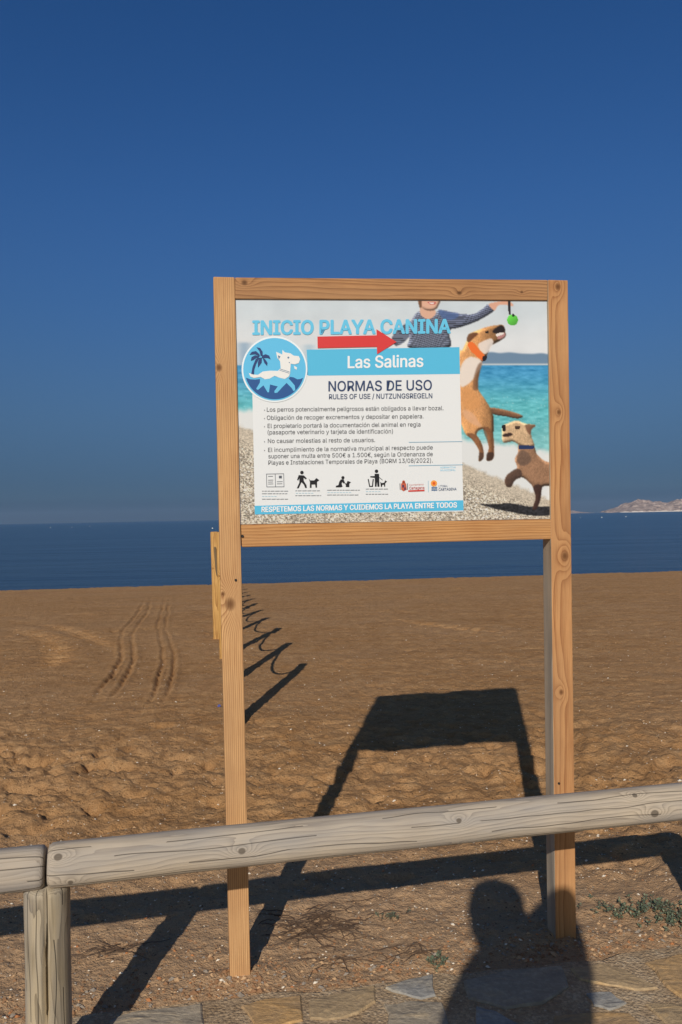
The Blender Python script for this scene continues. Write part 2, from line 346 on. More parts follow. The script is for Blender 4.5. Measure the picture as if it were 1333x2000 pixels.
SM = {'tan': stone_material('tan_slate', col(174, 150, 118), col(204, 176, 136), col(220, 182, 128), 1),
      'blue': stone_material('blue_grey_slate', col(150, 150, 148), col(178, 176, 170), col(206, 188, 156), 2),
      'orange': stone_material('orange_slate', col(176, 150, 120), col(212, 174, 124), col(230, 180, 114), 3),
      'grey': stone_material('grey_slate', col(162, 150, 132), col(190, 176, 154), col(208, 186, 152), 4)}
stones = [('grey', [(212, 1996), (240, 1984), (290, 1976), (395, 1964), (404, 2000), (380, 2030), (250, 2040)]),
          ('orange', [(474, 1968), (520, 1954), (586, 1947), (592, 1992), (545, 2010), (500, 2008), (486, 1985)]),
          ('tan', [(604, 1958), (660, 1944), (736, 1927), (733, 1958), (700, 1980), (640, 1996), (606, 1990)]),
          ('blue', [(752, 1930), (800, 1916), (846, 1908), (852, 1946), (822, 1953), (790, 1944)]),
          ('grey', [(905, 1918), (960, 1903), (1040, 1894), (1098, 1890), (1112, 1928), (1060, 1962), (985, 1972), (915, 1950)]),
          ('blue', [(930, 1966), (968, 1980), (1030, 2010), (1010, 2040), (930, 2035)]),
          ('tan', [(1112, 1893), (1180, 1884), (1222, 1896), (1284, 1930), (1248, 1937), (1190, 1926), (1130, 1914)]),
          ('blue', [(1152, 1944), (1196, 1940), (1222, 1962), (1196, 1974), (1160, 1964)]),
          ('orange', [(1262, 1882), (1335, 1864), (1420, 1858), (1440, 1930), (1340, 1952), (1304, 1930)]),
          ('grey', [(752, 1966), (800, 1958), (862, 1960), (880, 2010), (840, 2040), (760, 2030)]),
          ('orange', [(1085, 1990), (1150, 1978), (1230, 1982), (1290, 2030), (1180, 2060), (1090, 2040)]),
          ('tan', [(1262, 1964), (1330, 1966), (1440, 1950), (1450, 2020), (1330, 2030)]),
          ('tan', [(600, 2012), (700, 1996), (738, 2010), (730, 2060), (620, 2070)]),
          ('blue', [(20, 2030), (150, 2006), (196, 2016), (190, 2070), (40, 2080)]),
          ('grey', [(1500, 1850), (1640, 1826), (1660, 1900), (1520, 1930)]),
          ('tan', [(-190, 2070), (-20, 2040), (0, 2100), (-160, 2130)])]
def flagstone(pts, mat):
    n0 = len(pts); P = []
    for i in range(n0):
        a = np.array(pts[i]); b = np.array(pts[(i+1) % n0]); ln = np.hypot(*(b-a)); k = max(2, int(ln/0.045))
        for j in range(k):
            p = a + (b-a)*j/k; P.append(p + rng.normal(0, 0.0035, 2))
    c = np.mean(P, 0); n = len(P); vs = []; fs = []
    for (s, z) in ((1.0, -0.01), (1.0, 0.002), (0.955, 0.0065), (0.6, 0.0075)):
        for p in P: q = c + (p-c)*s; vs.append((q[0], q[1], PATH_Z + z + (rng.normal(0, 0.0008) if z > 0 else 0)))
    vs.append((c[0], c[1], PATH_Z + 0.007))
    for r_ in range(3):
        for i in range(n): fs.append((r_*n+i, r_*n+(i+1) % n, (r_+1)*n+(i+1) % n, (r_+1)*n+i))
    for i in range(n): fs.append((3*n+i, 3*n+(i+1) % n, 4*n))
    return mesh('flagstone', vs, fs, mat, path)
cent = []
for kind, px in stones:
    P = [gpt(x, y, PATH_Z)[:2] for x, y in px]; flagstone(P, SM[kind]); cent.append(np.mean(P, 0))
kinds = list(SM)
for gy in np.arange(2.05, -2.4, -0.34):           # the paving goes on behind the photographer
    for gx in np.arange(-2.6, 2.7, 0.42):
        c = np.array([gx + rng.uniform(-.1, .1), gy + gx*0.16 + rng.uniform(-.07, .07)])
        if min(np.hypot(*(c-q)) for q in cent) < 0.34 or c[1] > np.interp(c[0], ex, ey) - 0.2: continue
        cent.append(c); k = rng.integers(5, 8); a0 = rng.uniform(0, 6.28)
        flagstone([c + np.array([0.19*math.cos(a0 + 6.283*i/k), 0.15*math.sin(a0 + 6.283*i/k)])*rng.uniform(0.8, 1.1) for i in range(k)], SM[kinds[rng.integers(0, 4)]])
# ------------------------------------------------------------------ headlands far across the water
def rock_material(name, c1, c2, c3):
    t = NT(name); ob = t.coord((1, 1, 1.6))
    a = t.noise(ob, 0.05, 6, 0.75); b = t.noise(ob, 0.17, 4, 0.75)
    c = t.ramp(a, [(0.36, c1), (0.5, c2), (0.62, c3)])
    c = t.mix(t.math('MULTIPLY', t.math('SUBTRACT', b, 0.5), 5, clamp=True), c, t.mix(0.6, c, c1))
    return t.set(Base_Color=c, Roughness=0.95, Specular_IOR_Level=0.1)
def headland(name, label, D, prof, depth, mat, seed, z0=SEA_Z):
    """prof: (photo x, height in photo pixels above the water line)"""
    xs = np.array([p[0] for p in prof], float); hs = np.array([p[1] for p in prof], float)
    n, m = 150, 34; px = np.linspace(xs[0], xs[-1], n); hh = np.interp(px, xs, hs)
    X = (px - PW/2)/F_PX*D; Hh = hh/F_PX*D
    vs = []; fs = []
    for j in range(m):
        v = j/(m-1); prof_v = math.sin(math.pi*min(1, v*0.62 + 0.0))**0.75 if v > 0 else 0
        for i in range(n):
            y = D + v*depth; rough = 0.92 + 0.30*float(fbm(np.array([X[i]*0.02]), np.array([y*0.02]), seed, 4, 0.6)[0])
            vs.append((X[i] + 0.0, y, z0 - 1 + max(0, Hh[i]*prof_v*rough) + (1.5 if v > 0.03 else 0)))
    for j in range(m-1):
        for i in range(n-1): fs.append((j*n+i, j*n+i+1, (j+1)*n+i+1, (j+1)*n+i))
    return tag(mesh(name, vs, fs, mat), label, 'headland')
ROCK = rock_material('pale_rock', col(110, 98, 92), col(170, 146, 132), col(210, 190, 174))
h1 = headland('rocky_headland', 'large pale rocky headland across the water at the right edge', 3000.0,
         [(1214, 0.5), (1222, 3), (1232, 7), (1246, 11), (1262, 19), (1280, 22), (1296, 26), (1308, 23), (1318, 20), (1326, 24), (1340, 20), (1380, 27), (1440, 18), (1520, 8), (1560, 1)], 260.0, ROCK, 3)
headland('rocky_islet', 'small low rocky islet just left of the pale headland', 3050.0, [(1184, 0.5), (1190, 4), (1196, 4), (1202, 2), (1208, 4), (1214, 4), (1220, 1)], 80.0, ROCK, 8)
headland('distant_headland', 'faint low land on the horizon beside the right sign post', 4600.0, [(1098, 0.5), (1112, 4), (1124, 6), (1132, 5), (1142, 3), (1156, 1), (1162, 0.3)], 160.0, ROCK, 12)
surf = []; sf = []
for i in range(60):                                # surf and pale shingle at the foot of the headland
    x = (1212 + i*5.6 - PW/2)/F_PX*2990; w = 6 + 8*random.random(); hgt = 2.0 + 3.5*random.random(); b = len(surf)
    surf += [(x, 2986 + random.random()*6, SEA_Z), (x+w+6, 2986, SEA_Z), (x+w+4, 2994, SEA_Z+hgt), (x+1, 2994, SEA_Z+hgt*0.8)]; sf.append((b, b+1, b+2, b+3))
tag(mesh('shingle_shore', surf, sf, plain('pale_shingle', col(226, 214, 200), 0.9)), kind='stuff')
# ------------------------------------------------------------------ air
hz = NT('haze_air'); hz.t.nodes.remove(hz.b); pv = hz.n('ShaderNodeVolumePrincipled'); hz.l(pv.outputs[0], hz.out.inputs['Volume'])
pv.inputs['Color'].default_value = (0.44, 0.62, 0.88, 1); pv.inputs['Density'].default_value = 0.00009; pv.inputs['Anisotropy'].default_value = 0.0
bm = bmesh.new(); bmesh.ops.create_cube(bm, size=1.0)
for v in bm.verts: v.co = ((v.co.x)*14400, -300 + (v.co.y+0.5)*7600, -3.0 + (v.co.z+0.5)*105)
haze = tag(bm_obj('haze', bm, hz.m), kind='stuff')
# ------------------------------------------------------------------ the sign
SL = gpt(471, 1912, 0.0); SR = gpt(1105, 1838, 0.0); su = (SR-SL)/np.linalg.norm(SR-SL)
LEAN = R(1.6)                                       # the board leans a little towards the path
sback = np.array([-su[1], su[0], 0.0]); sw = np.array([0, 0, 1.0])*math.cos(LEAN) - sback*math.sin(LEAN); sbk = np.cross(sw, su)
def uz(x, y):
    d = ray(x, y); t = np.dot(SL - CAM, sbk)/np.dot(d, sbk); p = CAM + t*d - SL
    return float(np.dot(p, su)), float(np.dot(p, sw))
sign = empty('notice_board')
sign.matrix_world = Matrix(((su[0], sbk[0], sw[0], SL[0]), (su[1], sbk[1], sw[1], SL[1]), (su[2], sbk[2], sw[2], SL[2]), (0, 0, 0, 1)))
tag(sign, 'tall wooden notice board with beach dog rules poster, two square pine posts', 'notice board')
PINE_L, PINE_D = col(218, 174, 122), col(146, 92, 52)
def hexa(name, quad, depth, mat, y0=0.0, bev=0.004, parent=sign):
    """quad: front face corners (u, z) bottom-left, bottom-right, top-right, top-left"""
    c = np.mean(quad, 0); bm = bmesh.new()
    vs = [bm.verts.new((q[0]-c[0], y0 + k*depth, q[1]-c[1])) for k in (0, 1) for q in quad]
    for f in ((0, 1, 2, 3), (7, 6, 5, 4), (0, 4, 5, 1), (1, 5, 6, 2), (2, 6, 7, 3), (3, 7, 4, 0)): bm.faces.new([vs[i] for i in f])
    bmesh.ops.recalc_face_normals(bm, faces=bm.faces)
    bmesh.ops.bevel(bm, geom=list(bm.edges), offset=bev, segments=2, affect='EDGES', profile=0.6)
    o = bm_obj(name, bm, mat, parent); o.location = (c[0], 0, c[1]); return o, c
def below(q0, q1, dz):                               # run a post down into the ground
    return [q0[0], q0[1] - dz]
lp = [uz(450, 1912), uz(491, 1911), uz(459, 541), uz(417, 540)]
rp = [uz(1086, 1840), uz(1127, 1838), uz(1110, 547), uz(1071, 546)]
for q in (lp, rp):
    q[0] = (q[0][0], -0.25); q[1] = (q[1][0], -0.25)
def kn(c, px, kr, y=0.0):
    a = uz(*px); return (a[1]-c[1], a[0]-c[0], y, kr)
cl, cr = np.mean(lp, 0), np.mean(rp, 0)
ML = wood('pine_post_a', 'Z', PINE_L, PINE_D, (0.35, 0.06), 150, [kn(cl, (428, 718), .012), kn(cl, (450, 1180), .020), kn(cl, (436, 1160), .008)], grey=col(172, 132, 94), wob=0.8)
MR = wood('pine_post_b', 'Z', col(202, 150, 100), col(138, 84, 46), (0.03, 0.13), 135, [kn(cr, (1104, 1086), .017), kn(cr, (1097, 1352), .010), kn(cr, (1092, 805), .010), kn(cr, (1090, 560), .012)], grey=col(172, 132, 94), wob=1.3)
hexa('post', lp, 0.07, ML); ro, _ = hexa('post', rp, 0.07, MR)
ro.data.materials.append(wood('pine_post_grey_side', 'Z', col(196, 176, 150), col(132, 112, 92), (0.3, 0.05), 140, (), col(150, 148, 142), wob=0.8))   # the inner face has weathered grey
for p_ in ro.data.polygons:
    if p_.normal.x < -0.8: p_.material_index = 1
tr = [uz(459.5, 583), uz(1071, 586), uz(1071, 546), uz(459.5, 541)]; br = [uz(473, 1069), uz(1079, 1053), uz(1079, 1014), uz(471, 1025)]
ct, cb = np.mean(tr, 0), np.mean(br, 0)
def knx(c, px, kr): a = uz(*px); return (a[0]-c[0], 0.0, a[1]-c[1], kr)
MT = wood('pine_rail_a', 'X', col(184, 136, 92), col(112, 72, 44), (0.05, -0.06), 120, [knx(ct, (478, 552), .010), knx(ct, (898, 572), .009), knx(ct, (1020, 570), .006)], grey=col(172, 132, 94), wob=2.2)
MB_ = wood('pine_rail_b', 'X', col(206, 154, 98), col(146, 90, 46), (0.06, -0.14), 125, [], grey=col(172, 132, 94), wob=1.8)
hexa('rail', tr, 0.066, MT, 0.002); hexa('rail', br, 0.066, MB_, 0.002)
SCREW = plain('dark_steel', (0.03, 0.026, 0.024, 1), 0.5)
for (x, y) in ((461, 1133), (474, 1047), (1092, 1530)):
    bm = bmesh.new(); bmesh.ops.create_cone(bm, cap_ends=True, segments=10, radius1=0.0045, radius2=0.004, depth=0.004)
    bmesh.ops.rotate(bm, verts=bm.verts, cent=(0, 0, 0), matrix=Matrix.Rotation(math.pi/2, 3, 'X'))
    o = bm_obj('screw', bm, SCREW, sign); a = uz(x, y); o.location = (a[0], -0.001, a[1])
# the poster: board with printed photograph
PY = 0.010                                            # the board sits 10 mm behind the front of the frame
pq = [uz(471, 1024.5), uz(1079, 1013.5), uz(1071, 586), uz(459.5, 583)]
panel, pc = hexa('panel', pq, 0.012, plain('white_board', col(225, 227, 228), 0.5), PY, 0.001)
panel_off = np.array([pc[0], pc[1]])
def ploc(x, y): a = uz(x, y); return a[0]-pc[0], a[1]-pc[1]
NU, NV = 470, 330
uu, vv = np.meshgrid(np.linspace(0, 1, NU), np.linspace(0, 1, NV))
TLc, TRc, BRc, BLc = [np.array(p, float) for p in ((461, 585), (1070.5, 587), (1078.5, 1013), (471.5, 1024))]
PXg = (TLc*(1-uu[..., None]) + TRc*uu[..., None])*(1-vv[..., None]) + (BLc*(1-uu[..., None]) + BRc*uu[..., None])*vv[..., None]
X, Y = PXg[..., 0], PXg[..., 1]
def cr_closed(pts, n=4):
    P = np.array(pts, float); N = len(P); out = []
    for i in range(N):
        a, b, c, d = P[i-1], P[i], P[(i+1) % N], P[(i+2) % N]
        for k in range(n):
            t = k/n; out.append(0.5*(2*b + (c-a)*t + (2*a-5*b+4*c-d)*t*t + (3*b-a-3*c+d)*t**3))
    return out
def inside(pts):
    m = np.zeros(X.shape, bool); N = len(pts)
    for i in range(N):
        (x1, y1), (x2, y2) = pts[i], pts[(i+1) % N]
        if y1 == y2: continue
        c = ((y1 > Y) != (y2 > Y)) & (X < (x2-x1)*(Y-y1)/(y2-y1) + x1); m ^= c
    return m
def blur(a, k=1):
    for _ in range(k):
        p = np.pad(a, 1, mode='edge'); a = (p[1:-1, 1:-1]*2 + p[:-2, 1:-1] + p[2:, 1:-1] + p[1:-1, :-2] + p[1:-1, 2:])/6
    return a
def lerp(a, b, t): return a + (np.asarray(b, float) - a)*t[..., None]
def sst(a, b, x): t = np.clip((x-a)/(b-a), 0, 1); return t*t*(3-2*t)
IMG = np.zeros(X.shape + (3,)); IMG[:] = (205, 216, 224)
IMG = lerp(IMG, (222, 226, 230), sst(590, 680, Y))
n_s = fbm(X*0.02, Y*0.03, 5, 3); IMG += (n_s*10)[..., None]
hl = 688 + 5*vnoise(X*0.05, X*0, 3) - 4*np.exp(-((X-985)/40)**2)
IMG = lerp(IMG, (112, 140, 168), sst(0, 5, Y-hl)*sst(890, 905, X))
IMG = lerp(IMG, (150, 176, 200), np.exp(-((X-478)/14)**2)*sst(664, 672, Y)*0.9)
IMG = lerp(IMG, (176, 200, 216), np.exp(-((X-605)/12)**2)*sst(668, 676, Y)*0.8)
IMG = lerp(IMG, (225, 228, 226), np.exp(-((Y-711)/2.0)**2)*(X > 890)*0.8)
seaT = sst(711, 714, Y - 0.0*X)
seac = lerp(np.zeros(X.shape+(3,)) + np.array([66, 150, 200]), (98, 188, 198), sst(715, 800, Y)); seac = lerp(seac, (132, 200, 204), sst(800, 870, Y))
seac += (34*fbm(X*0.07, Y*0.22, 13, 4))[..., None]
spark = (vnoise(X*0.45, Y*0.6, 23) > 0.40)*sst(740, 800, Y)*0.6; seac = lerp(seac, (225, 240, 240), blur(spark.astype(float)))
IMG = IMG*(1-seaT[..., None]) + seac*seaT[..., None]
foamline = np.where(X < 700, 797, 852 + (X-900)*0.16)
ft = sst(-6, 10, Y - foamline - 8*fbm(X*0.05, Y*0.05, 33, 3)); IMG = lerp(IMG, (226, 229, 230), ft)
pebline = np.where(X < 700, 832 + (X-470)*0.3, 903 + (X-905)*0.42)
pt = sst(-4, 6, Y - pebline - 5*fbm(X*0.15, Y*0.15, 35, 3))
pw = np.clip((Y-pebline)/60, 0.25, 1)
pb = 192 + 150*vnoise(X*0.42, Y*0.62, 45)*pw + 130*vnoise(X*0.85, Y*1.1, 46)*pw
pebc = np.stack([pb*1.03, pb*0.97, pb*0.88], -1); pebc = lerp(pebc, (92, 86, 82), ((vnoise(X*0.5, Y*0.8, 47) > 0.30)*pw*0.8))
IMG = IMG*(1-pt[..., None]) + np.clip(pebc, 30, 232)*pt[..., None]
def paint(pts, c, soft=1, shade=None, smooth=True, amt=1.0, round_=0):
    global IMG
    m0 = inside(cr_closed(pts) if smooth else pts).astype(float); m = blur(m0, soft)*amt
    cc = np.zeros(IMG.shape) + np.array(c, float)
    if round_:
        hgt = blur(m0, round_); gy_, gx_ = np.gradient(hgt); cc = cc*np.clip(1.0 + round_*0.42*(gx_*0.55 + gy_*0.85) - 0.10*(1-hgt), 0.5, 1.35)[..., None]
    if shade is not None: cc = cc*shade[..., None]
    IMG = IMG*(1-m[..., None]) + np.clip(cc, 0, 255)*m[..., None]
fur = 1 + 0.20*fbm(X*0.8 + Y*0.2, Y*0.35, 55, 3) + 0.10*fbm(X*0.1, Y*0.1, 56, 2)
# shadow of the small dog on the pebbles
paint([(938, 984), (965, 985), (1000, 983), (1040, 990), (1078, 990), (1078, 1006), (1040, 1007), (1010, 1002), (970, 994)], (44, 44, 48), 1, 1 + 0.8*fbm(X*.3, Y*.5, 57, 3))
# woman in a striped top
stripe = 0.72 + 0.42*np.sign(np.sin((Y*1.0 + 0.15*X + 3*np.sin(X*0.06))*1.75))*0.6
paint([(795, 630), (768, 656), (774, 674), (790, 668), (806, 650), (812, 628)], (128, 136, 158), 1, stripe)
paint([(812, 614), (826, 606), (850, 612), (860, 604), (880, 609), (898, 611), (893, 632), (884, 641), (879, 650), (878, 679), (803, 679), (802, 660), (800, 640)], (132, 140, 164), 1, stripe, True, 1.0, 12)
paint([(862, 605), (898, 611), (927, 612), (946, 601), (957, 593), (968, 604), (942, 622), (916, 633), (884, 641), (872, 628)], (120, 128, 156), 1, stripe, True, 1.0, 8)
paint([(858, 604), (878, 608), (898, 612), (890, 622), (868, 622)], (82, 108, 160), 2, None, True, 0.8)
paint([(826, 597), (850, 603), (853, 612), (841, 622), (828, 618), (822, 608)], (222, 176, 152), 1)
paint([(820, 583), (859, 583), (858, 597), (849, 605), (836, 605), (825, 598)], (226, 178, 154), 1, None, True, 1.0, 8)
paint([(837, 588), (853, 589), (851, 593), (842, 593)], (196, 96, 92), 0); paint([(840, 589.5), (850, 590), (848, 592), (842, 591.5)], (240, 230, 226), 0)
paint([(818, 583), (824, 583), (826, 596), (822, 600)], (120, 84, 62), 1)
paint([(957, 593), (974, 588), (993, 586), (1004, 592), (1003, 597), (990, 594), (976, 595), (968, 605)], (222, 170, 146), 1)
paint([(994, 586), (999, 586), (1000, 614), (996, 614)], (44, 40, 46), 0, None, False); paint([(1003.6 + 10.8*math.cos(a*.4), 623.8 + 10.8*math.sin(a*.4)) for a in range(16)], (92, 190, 70), 0, 1.05 - 0.014*(Y-624) + 0.01*(1003-X))
paint([(1003, 612), (1007, 612), (1007, 617), (1003, 617)], (24, 40, 24), 0)
# leaping dog
dsh = fur*(1.08 - 0.012*np.clip(X-935, 0, 40))
paint([(958, 796), (975, 797), (989, 800), (1008, 805), (1024, 812), (1014, 817), (992, 813), (965, 808)], (126, 90, 66), 1, fur, True, 1.0, 6)
paint([(896, 690), (904, 684), (914, 664), (918, 652), (930, 646), (951, 638), (972, 634), (985, 634), (989, 645), (989, 657), (975, 667), (962, 674), (957, 684), (951, 698), (942, 710), (937, 735), (936, 758), (950, 780), (963, 802), (967, 823), (966, 852), (967, 873), (966, 893), (960, 899), (953, 898), (955, 886), (957, 872), (953, 846), (946, 838), (936, 842), (934, 850), (942, 864), (947, 886), (945, 897), (937, 900), (939, 882), (927, 860), (912, 848), (904, 830), (896, 800)], (206, 150, 98), 1, dsh, True, 1.0, 14)
paint([(946, 838), (956, 834), (966, 850), (967, 893), (953, 898), (957, 872)], (124, 80, 52), 1, fur, True, 0.75)
paint([(914, 846), (930, 848), (943, 866), (947, 890), (938, 899), (938, 880), (926, 860)], (120, 78, 52), 1, fur, True, 0.75)
paint([(954, 884), (966, 884), (966, 894), (960, 899), (953, 898)], (58, 42, 38), 1, None, True, 0.8); paint([(939, 884), (946, 886), (945, 897), (937, 900)], (70, 52, 46), 1, None, True, 0.7)
paint([(906, 800), (925, 806), (938, 824), (944, 834), (930, 830), (912, 818)], (226, 176, 140), 2, None, True, 0.7)
paint([(905, 755), (930, 765), (942, 790), (925, 800), (906, 790)], (214, 150, 92), 3, None, True, 0.6)
paint([(902, 716), (920, 696), (944, 706), (934, 728), (922, 745), (902, 754)], (236, 228, 222), 2, None, True, 0.9)
paint([(936, 712), (944, 708), (937, 738), (936, 758), (926, 760), (928, 735)], (120, 84, 60), 2, None, True, 0.7)
paint([(936, 672), (960, 660), (966, 668), (958, 684), (948, 690)], (238, 230, 226), 1, None, True, 0.85)
paint([(914, 662), (918, 652), (930, 648), (936, 652), (926, 660), (918, 668)], (96, 56, 38), 1, None, True, 0.85)
paint([(964, 646), (980, 634), (988, 640), (987, 647), (976, 651)], (40, 30, 32), 1); paint([(974, 654), (988, 648), (988, 656), (976, 662)], (196, 140, 140), 1, None, True, 0.9); paint([(972, 651), (984, 648), (986, 651), (974, 656)], (236, 226, 220), 0)
paint([(950, 647), (956, 645), (957, 649), (951, 650)], (44, 32, 28), 0)
paint([(916, 670), (926, 667), (940, 684), (952, 696), (946, 704), (930, 692), (920, 682)], (240, 118, 52), 0); paint([(945, 695), (953, 694), (952, 702), (945, 705)], (38, 30, 34), 0)
# small rough-haired dog
paint([(1016, 866), (1030, 868), (1046, 872), (1051, 886), (1065, 899), (1080, 908), (1080, 946), (1062, 951), (1058, 975), (1051, 993), (1043, 994), (1049, 972), (1044, 952), (1033, 939), (1021, 932), (1008, 938), (1000, 951), (991, 949), (989, 936), (995, 926), (1012, 914), (1008, 897), (1014, 884)], (150, 114, 88), 1, fur*(1.05 - 0.35*sst(935, 960, Y)), True, 1.0, 12)
paint([(989, 936), (995, 926), (1012, 915), (1022, 922), (1020, 932), (1008, 938), (1000, 951), (991, 949)], (74, 56, 50), 1, fur, True, 0.8)
paint([(1044, 950), (1060, 948), (1058, 975), (1051, 993), (1043, 994), (1049, 972)], (62, 42, 38), 1, fur, True, 0.85)
paint([(1018, 880), (1034, 884), (1040, 900), (1024, 910), (1012, 900)], (100, 80, 70), 2, fur, True, 0.7)
paint([(984, 832), (995, 826), (1012, 821), (1030, 827), (1049, 830), (1040, 838), (1041, 853), (1046, 870), (1030, 873), (1016, 868), (1004, 862), (986, 864), (983, 850)], (206, 174, 138), 1, fur, True, 1.0, 9)
paint([(1029, 829), (1049, 830), (1041, 838), (1038, 848), (1032, 842)], (120, 84, 64), 1, None, True, 0.85)
paint([(983, 831), (990, 830), (990, 840), (985, 842)], (34, 28, 28), 0); paint([(985, 848), (1000, 845), (1003, 850), (988, 853)], (60, 42, 38), 1); paint([(1009, 832), (1018, 832), (1017, 838), (1010, 838)], (70, 50, 40), 0)
paint([(1016, 869), (1046, 870), (1047, 876), (1016, 877)], (40, 56, 98), 0, None, False)
rr_ = np.stack([(X.ravel() - PW/2)/F_PX, -(Y.ravel() - PH/2)/F_PX, -np.ones(X.size)], -1) @ CM.T
tq = np.dot(SL - CAM, sbk)/(rr_ @ sbk); pq_ = CAM + rr_*tq[:, None] - SL
verts = np.stack([pq_ @ su - pc[0], pq_ @ sw - pc[1]], -1)
V = np.stack([verts[:, 0], np.full(len(verts), PY - 0.0005), verts[:, 1]], -1)
ii = (np.arange(NV-1)[:, None]*NU + np.arange(NU-1)[None]).ravel(); Q = np.stack([ii, ii+NU, ii+NU+1, ii+1], -1)
t = NT('printed_photo'); at = t.n('ShaderNodeVertexColor', layer_name='print')
t.l(at.outputs[0], t.b.inputs['Base Color']); PRINT = t.set(Roughness=0.45, Specular_IOR_Level=0.3)
ph_o = np_mesh('printed_photograph', V, Q, PRINT, False, np.concatenate([s2l(np.clip(IMG, 0, 255))*0.92, np.ones(IMG.shape[:2]+(1,))], -1).reshape(-1, 4)); ph_o.parent = panel
# flat print on the board
INK = {}
def ink(r, g, b):
    k = (r, g, b)
    if k not in INK: INK[k] = plain('ink_%d_%d_%d' % k, col(r, g, b), 0.45)
    return INK[k]
def flat(name, polys, c, layer, smooth=False, joined=False):
    if len(polys) > 1 and not joined:
        return [flat(name, [p], c, layer, smooth) for p in polys]
    bm = bmesh.new()
    for pts in polys:
        if smooth: pts = cr_closed(pts, 4)
        vs = []
        for x, y in pts: a = ploc(x, y); vs.append(bm.verts.new((a[0], 0, a[1])))
        es = [bm.edges.new((vs[i], vs[(i+1) % len(vs)])) for i in range(len(vs))]
        bmesh.ops.triangle_fill(bm, use_beauty=True, use_dissolve=False, edges=es, normal=(0, -1, 0))
    bmesh.ops.recalc_face_normals(bm, faces=bm.faces)
    for f in bm.faces:
        if f.normal.y > 0: f.normal_flip()
    o = bm_obj(name, bm, ink(*c), panel); o.location = (0, PY - 0.0005 - 0.0004*layer, 0); return o
def circ(cx, cy, r, n=40): return [(cx + r*math.cos(6.28318*i/n), cy + r*math.sin(6.28318*i/n)) for i in range(n)]
WHITE, SKYB, NAVY = (226, 229, 231), (88, 186, 224), (50, 72, 112)
flat('information_sheet', [[(493, 733), (900.5, 728), (907.5, 999), (498.5, 1004)]], WHITE, 1)
flat('title_band', [[(600, 682), (899.5, 677), (900.5, 729.5), (603, 733)]], SKYB, 2)
flat('footer_band', [[(498, 988), (907, 977), (907.5, 997), (498.5, 1005)]], SKYB, 2)
try:
    import os
    FONT = bpy.data.fonts.load(os.path.join(bpy.utils.system_resource('DATAFILES'), 'fonts', 'Inter.woff2'))   # Blender's own sans serif
except Exception:
    FONT = None
def text_mesh(txt):
    cu = bpy.data.curves.new('lettering', 'FONT'); cu.body = txt; cu.size = 1.0; cu.resolution_u = 3; cu.fill_mode = 'FRONT'
    if FONT: cu.font = FONT
    to = bpy.data.objects.new('lettering', cu); COL.objects.link(to); bpy.context.view_layer.update()
    me = bpy.data.meshes.new_from_object(to.evaluated_get(bpy.context.evaluated_depsgraph_get()))
    bpy.data.objects.remove(to); bpy.data.curves.remove(cu); return me
_h = text_mesh('H'); CAPH = max(v.co.y for v in _h.vertices)
def lettering(txt, x0, x1, yl, yr, cap, c, layer=4, bold=0.0):
    """txt fitted between photo x0..x1 on a baseline yl..yr with capitals cap pixels high"""
    me0 = text_mesh(txt); P = np.array([v.co[:] for v in me0.vertices]); xa, xb = P[:, 0].min(), P[:, 0].max(); F_ = [tuple(p.vertices) for p in me0.polygons]
    vs = []; fs = []
    shifts = [(0, 0)] if not bold else [(0, 0), (bold, 0), (-bold, 0), (0, bold*.7), (0, -bold*.7), (bold*.7, bold*.5), (-bold*.7, bold*.5), (bold*.7, -bold*.5), (-bold*.7, -bold*.5)]
    for k, (dx, dy) in enumerate(shifts):             # heavy faces: the strokes thickened all round
        b = len(vs)
        for p in P:
            tt_ = (p[0] + dx - xa)/(xb-xa); a = ploc(x0 + tt_*(x1-x0), yl + tt_*(yr-yl) - (p[1] + dy)/CAPH*cap); vs.append((a[0], -0.00003*k, a[1]))
        fs += [tuple(b+i for i in f) for f in F_]
    o = mesh('lettering', vs, fs, ink(*c), panel); o.location = (0, PY - 0.0005 - 0.0004*layer, 0); return o
lettering('INICIO PLAYA CANINA', 495, 881, 652.3, 649.3, 26.5, (104, 196, 232), 4, 0.032)
flat('red_arrow', [[(621, 656.5), (737, 654), (736.5, 642), (776, 667), (738, 691), (737.5, 676.5), (621.5, 679)]], (212, 62, 62), 6)
lettering('Las Salinas', 681, 828, 718, 715.5, 23, (236, 238, 240), 4, 0.018)
lettering('NORMAS DE USO', 643, 845, 763.5, 761, 19.5, (54, 72, 108), 4, 0.012)
lettering('RULES OF USE / NUTZUNGSREGELN', 644, 846, 779, 777, 9.6, (64, 80, 112), 4, 0.012)
TXT = (58, 60, 68)
for s, x0, x1, yl, yr in (('Los perros potencialmente peligrosos están obligados a llevar bozal.', 522, 868, 803.5, 800.5),
        ('Obligación de recoger excrementos y depositar en papelera.', 522, 829, 819.5, 816.5),
        ('El propietario portará la documentación del animal en regla', 523.5, 823, 835.5, 832.5),
        ('(pasaporte veterinario y tarjeta de identificación)', 523.5, 769, 848, 846),
        ('No causar molestias al resto de usuarios.', 524, 734, 865, 863),
        ('El incumplimiento de la normativa municipal al respecto puede', 524.5, 847, 882.5, 877.5),
        ('suponer una multa entre 500€ a 1.500€, según la Ordenanza de', 525, 847, 895, 890.5),
        ('Playas e Instalaciones Temporales de Playa (BORM 13/08/2022).', 525, 847, 907.5, 903)):
    lettering(s, x0, x1, yl, yr, 8.3, TXT, 4, 0.0)
flat('bullet_dot', [circ(517.5, y, 1.1, 8) for y in (800.5, 817, 833, 862.5, 879.5)], (130, 132, 138), 4)
flat('rule_line', [[(800, 863), (905, 861.5), (905, 862.5), (800, 864)], [(800, 909), (907, 907), (907, 908), (800, 910)]], (120, 170, 196), 4)
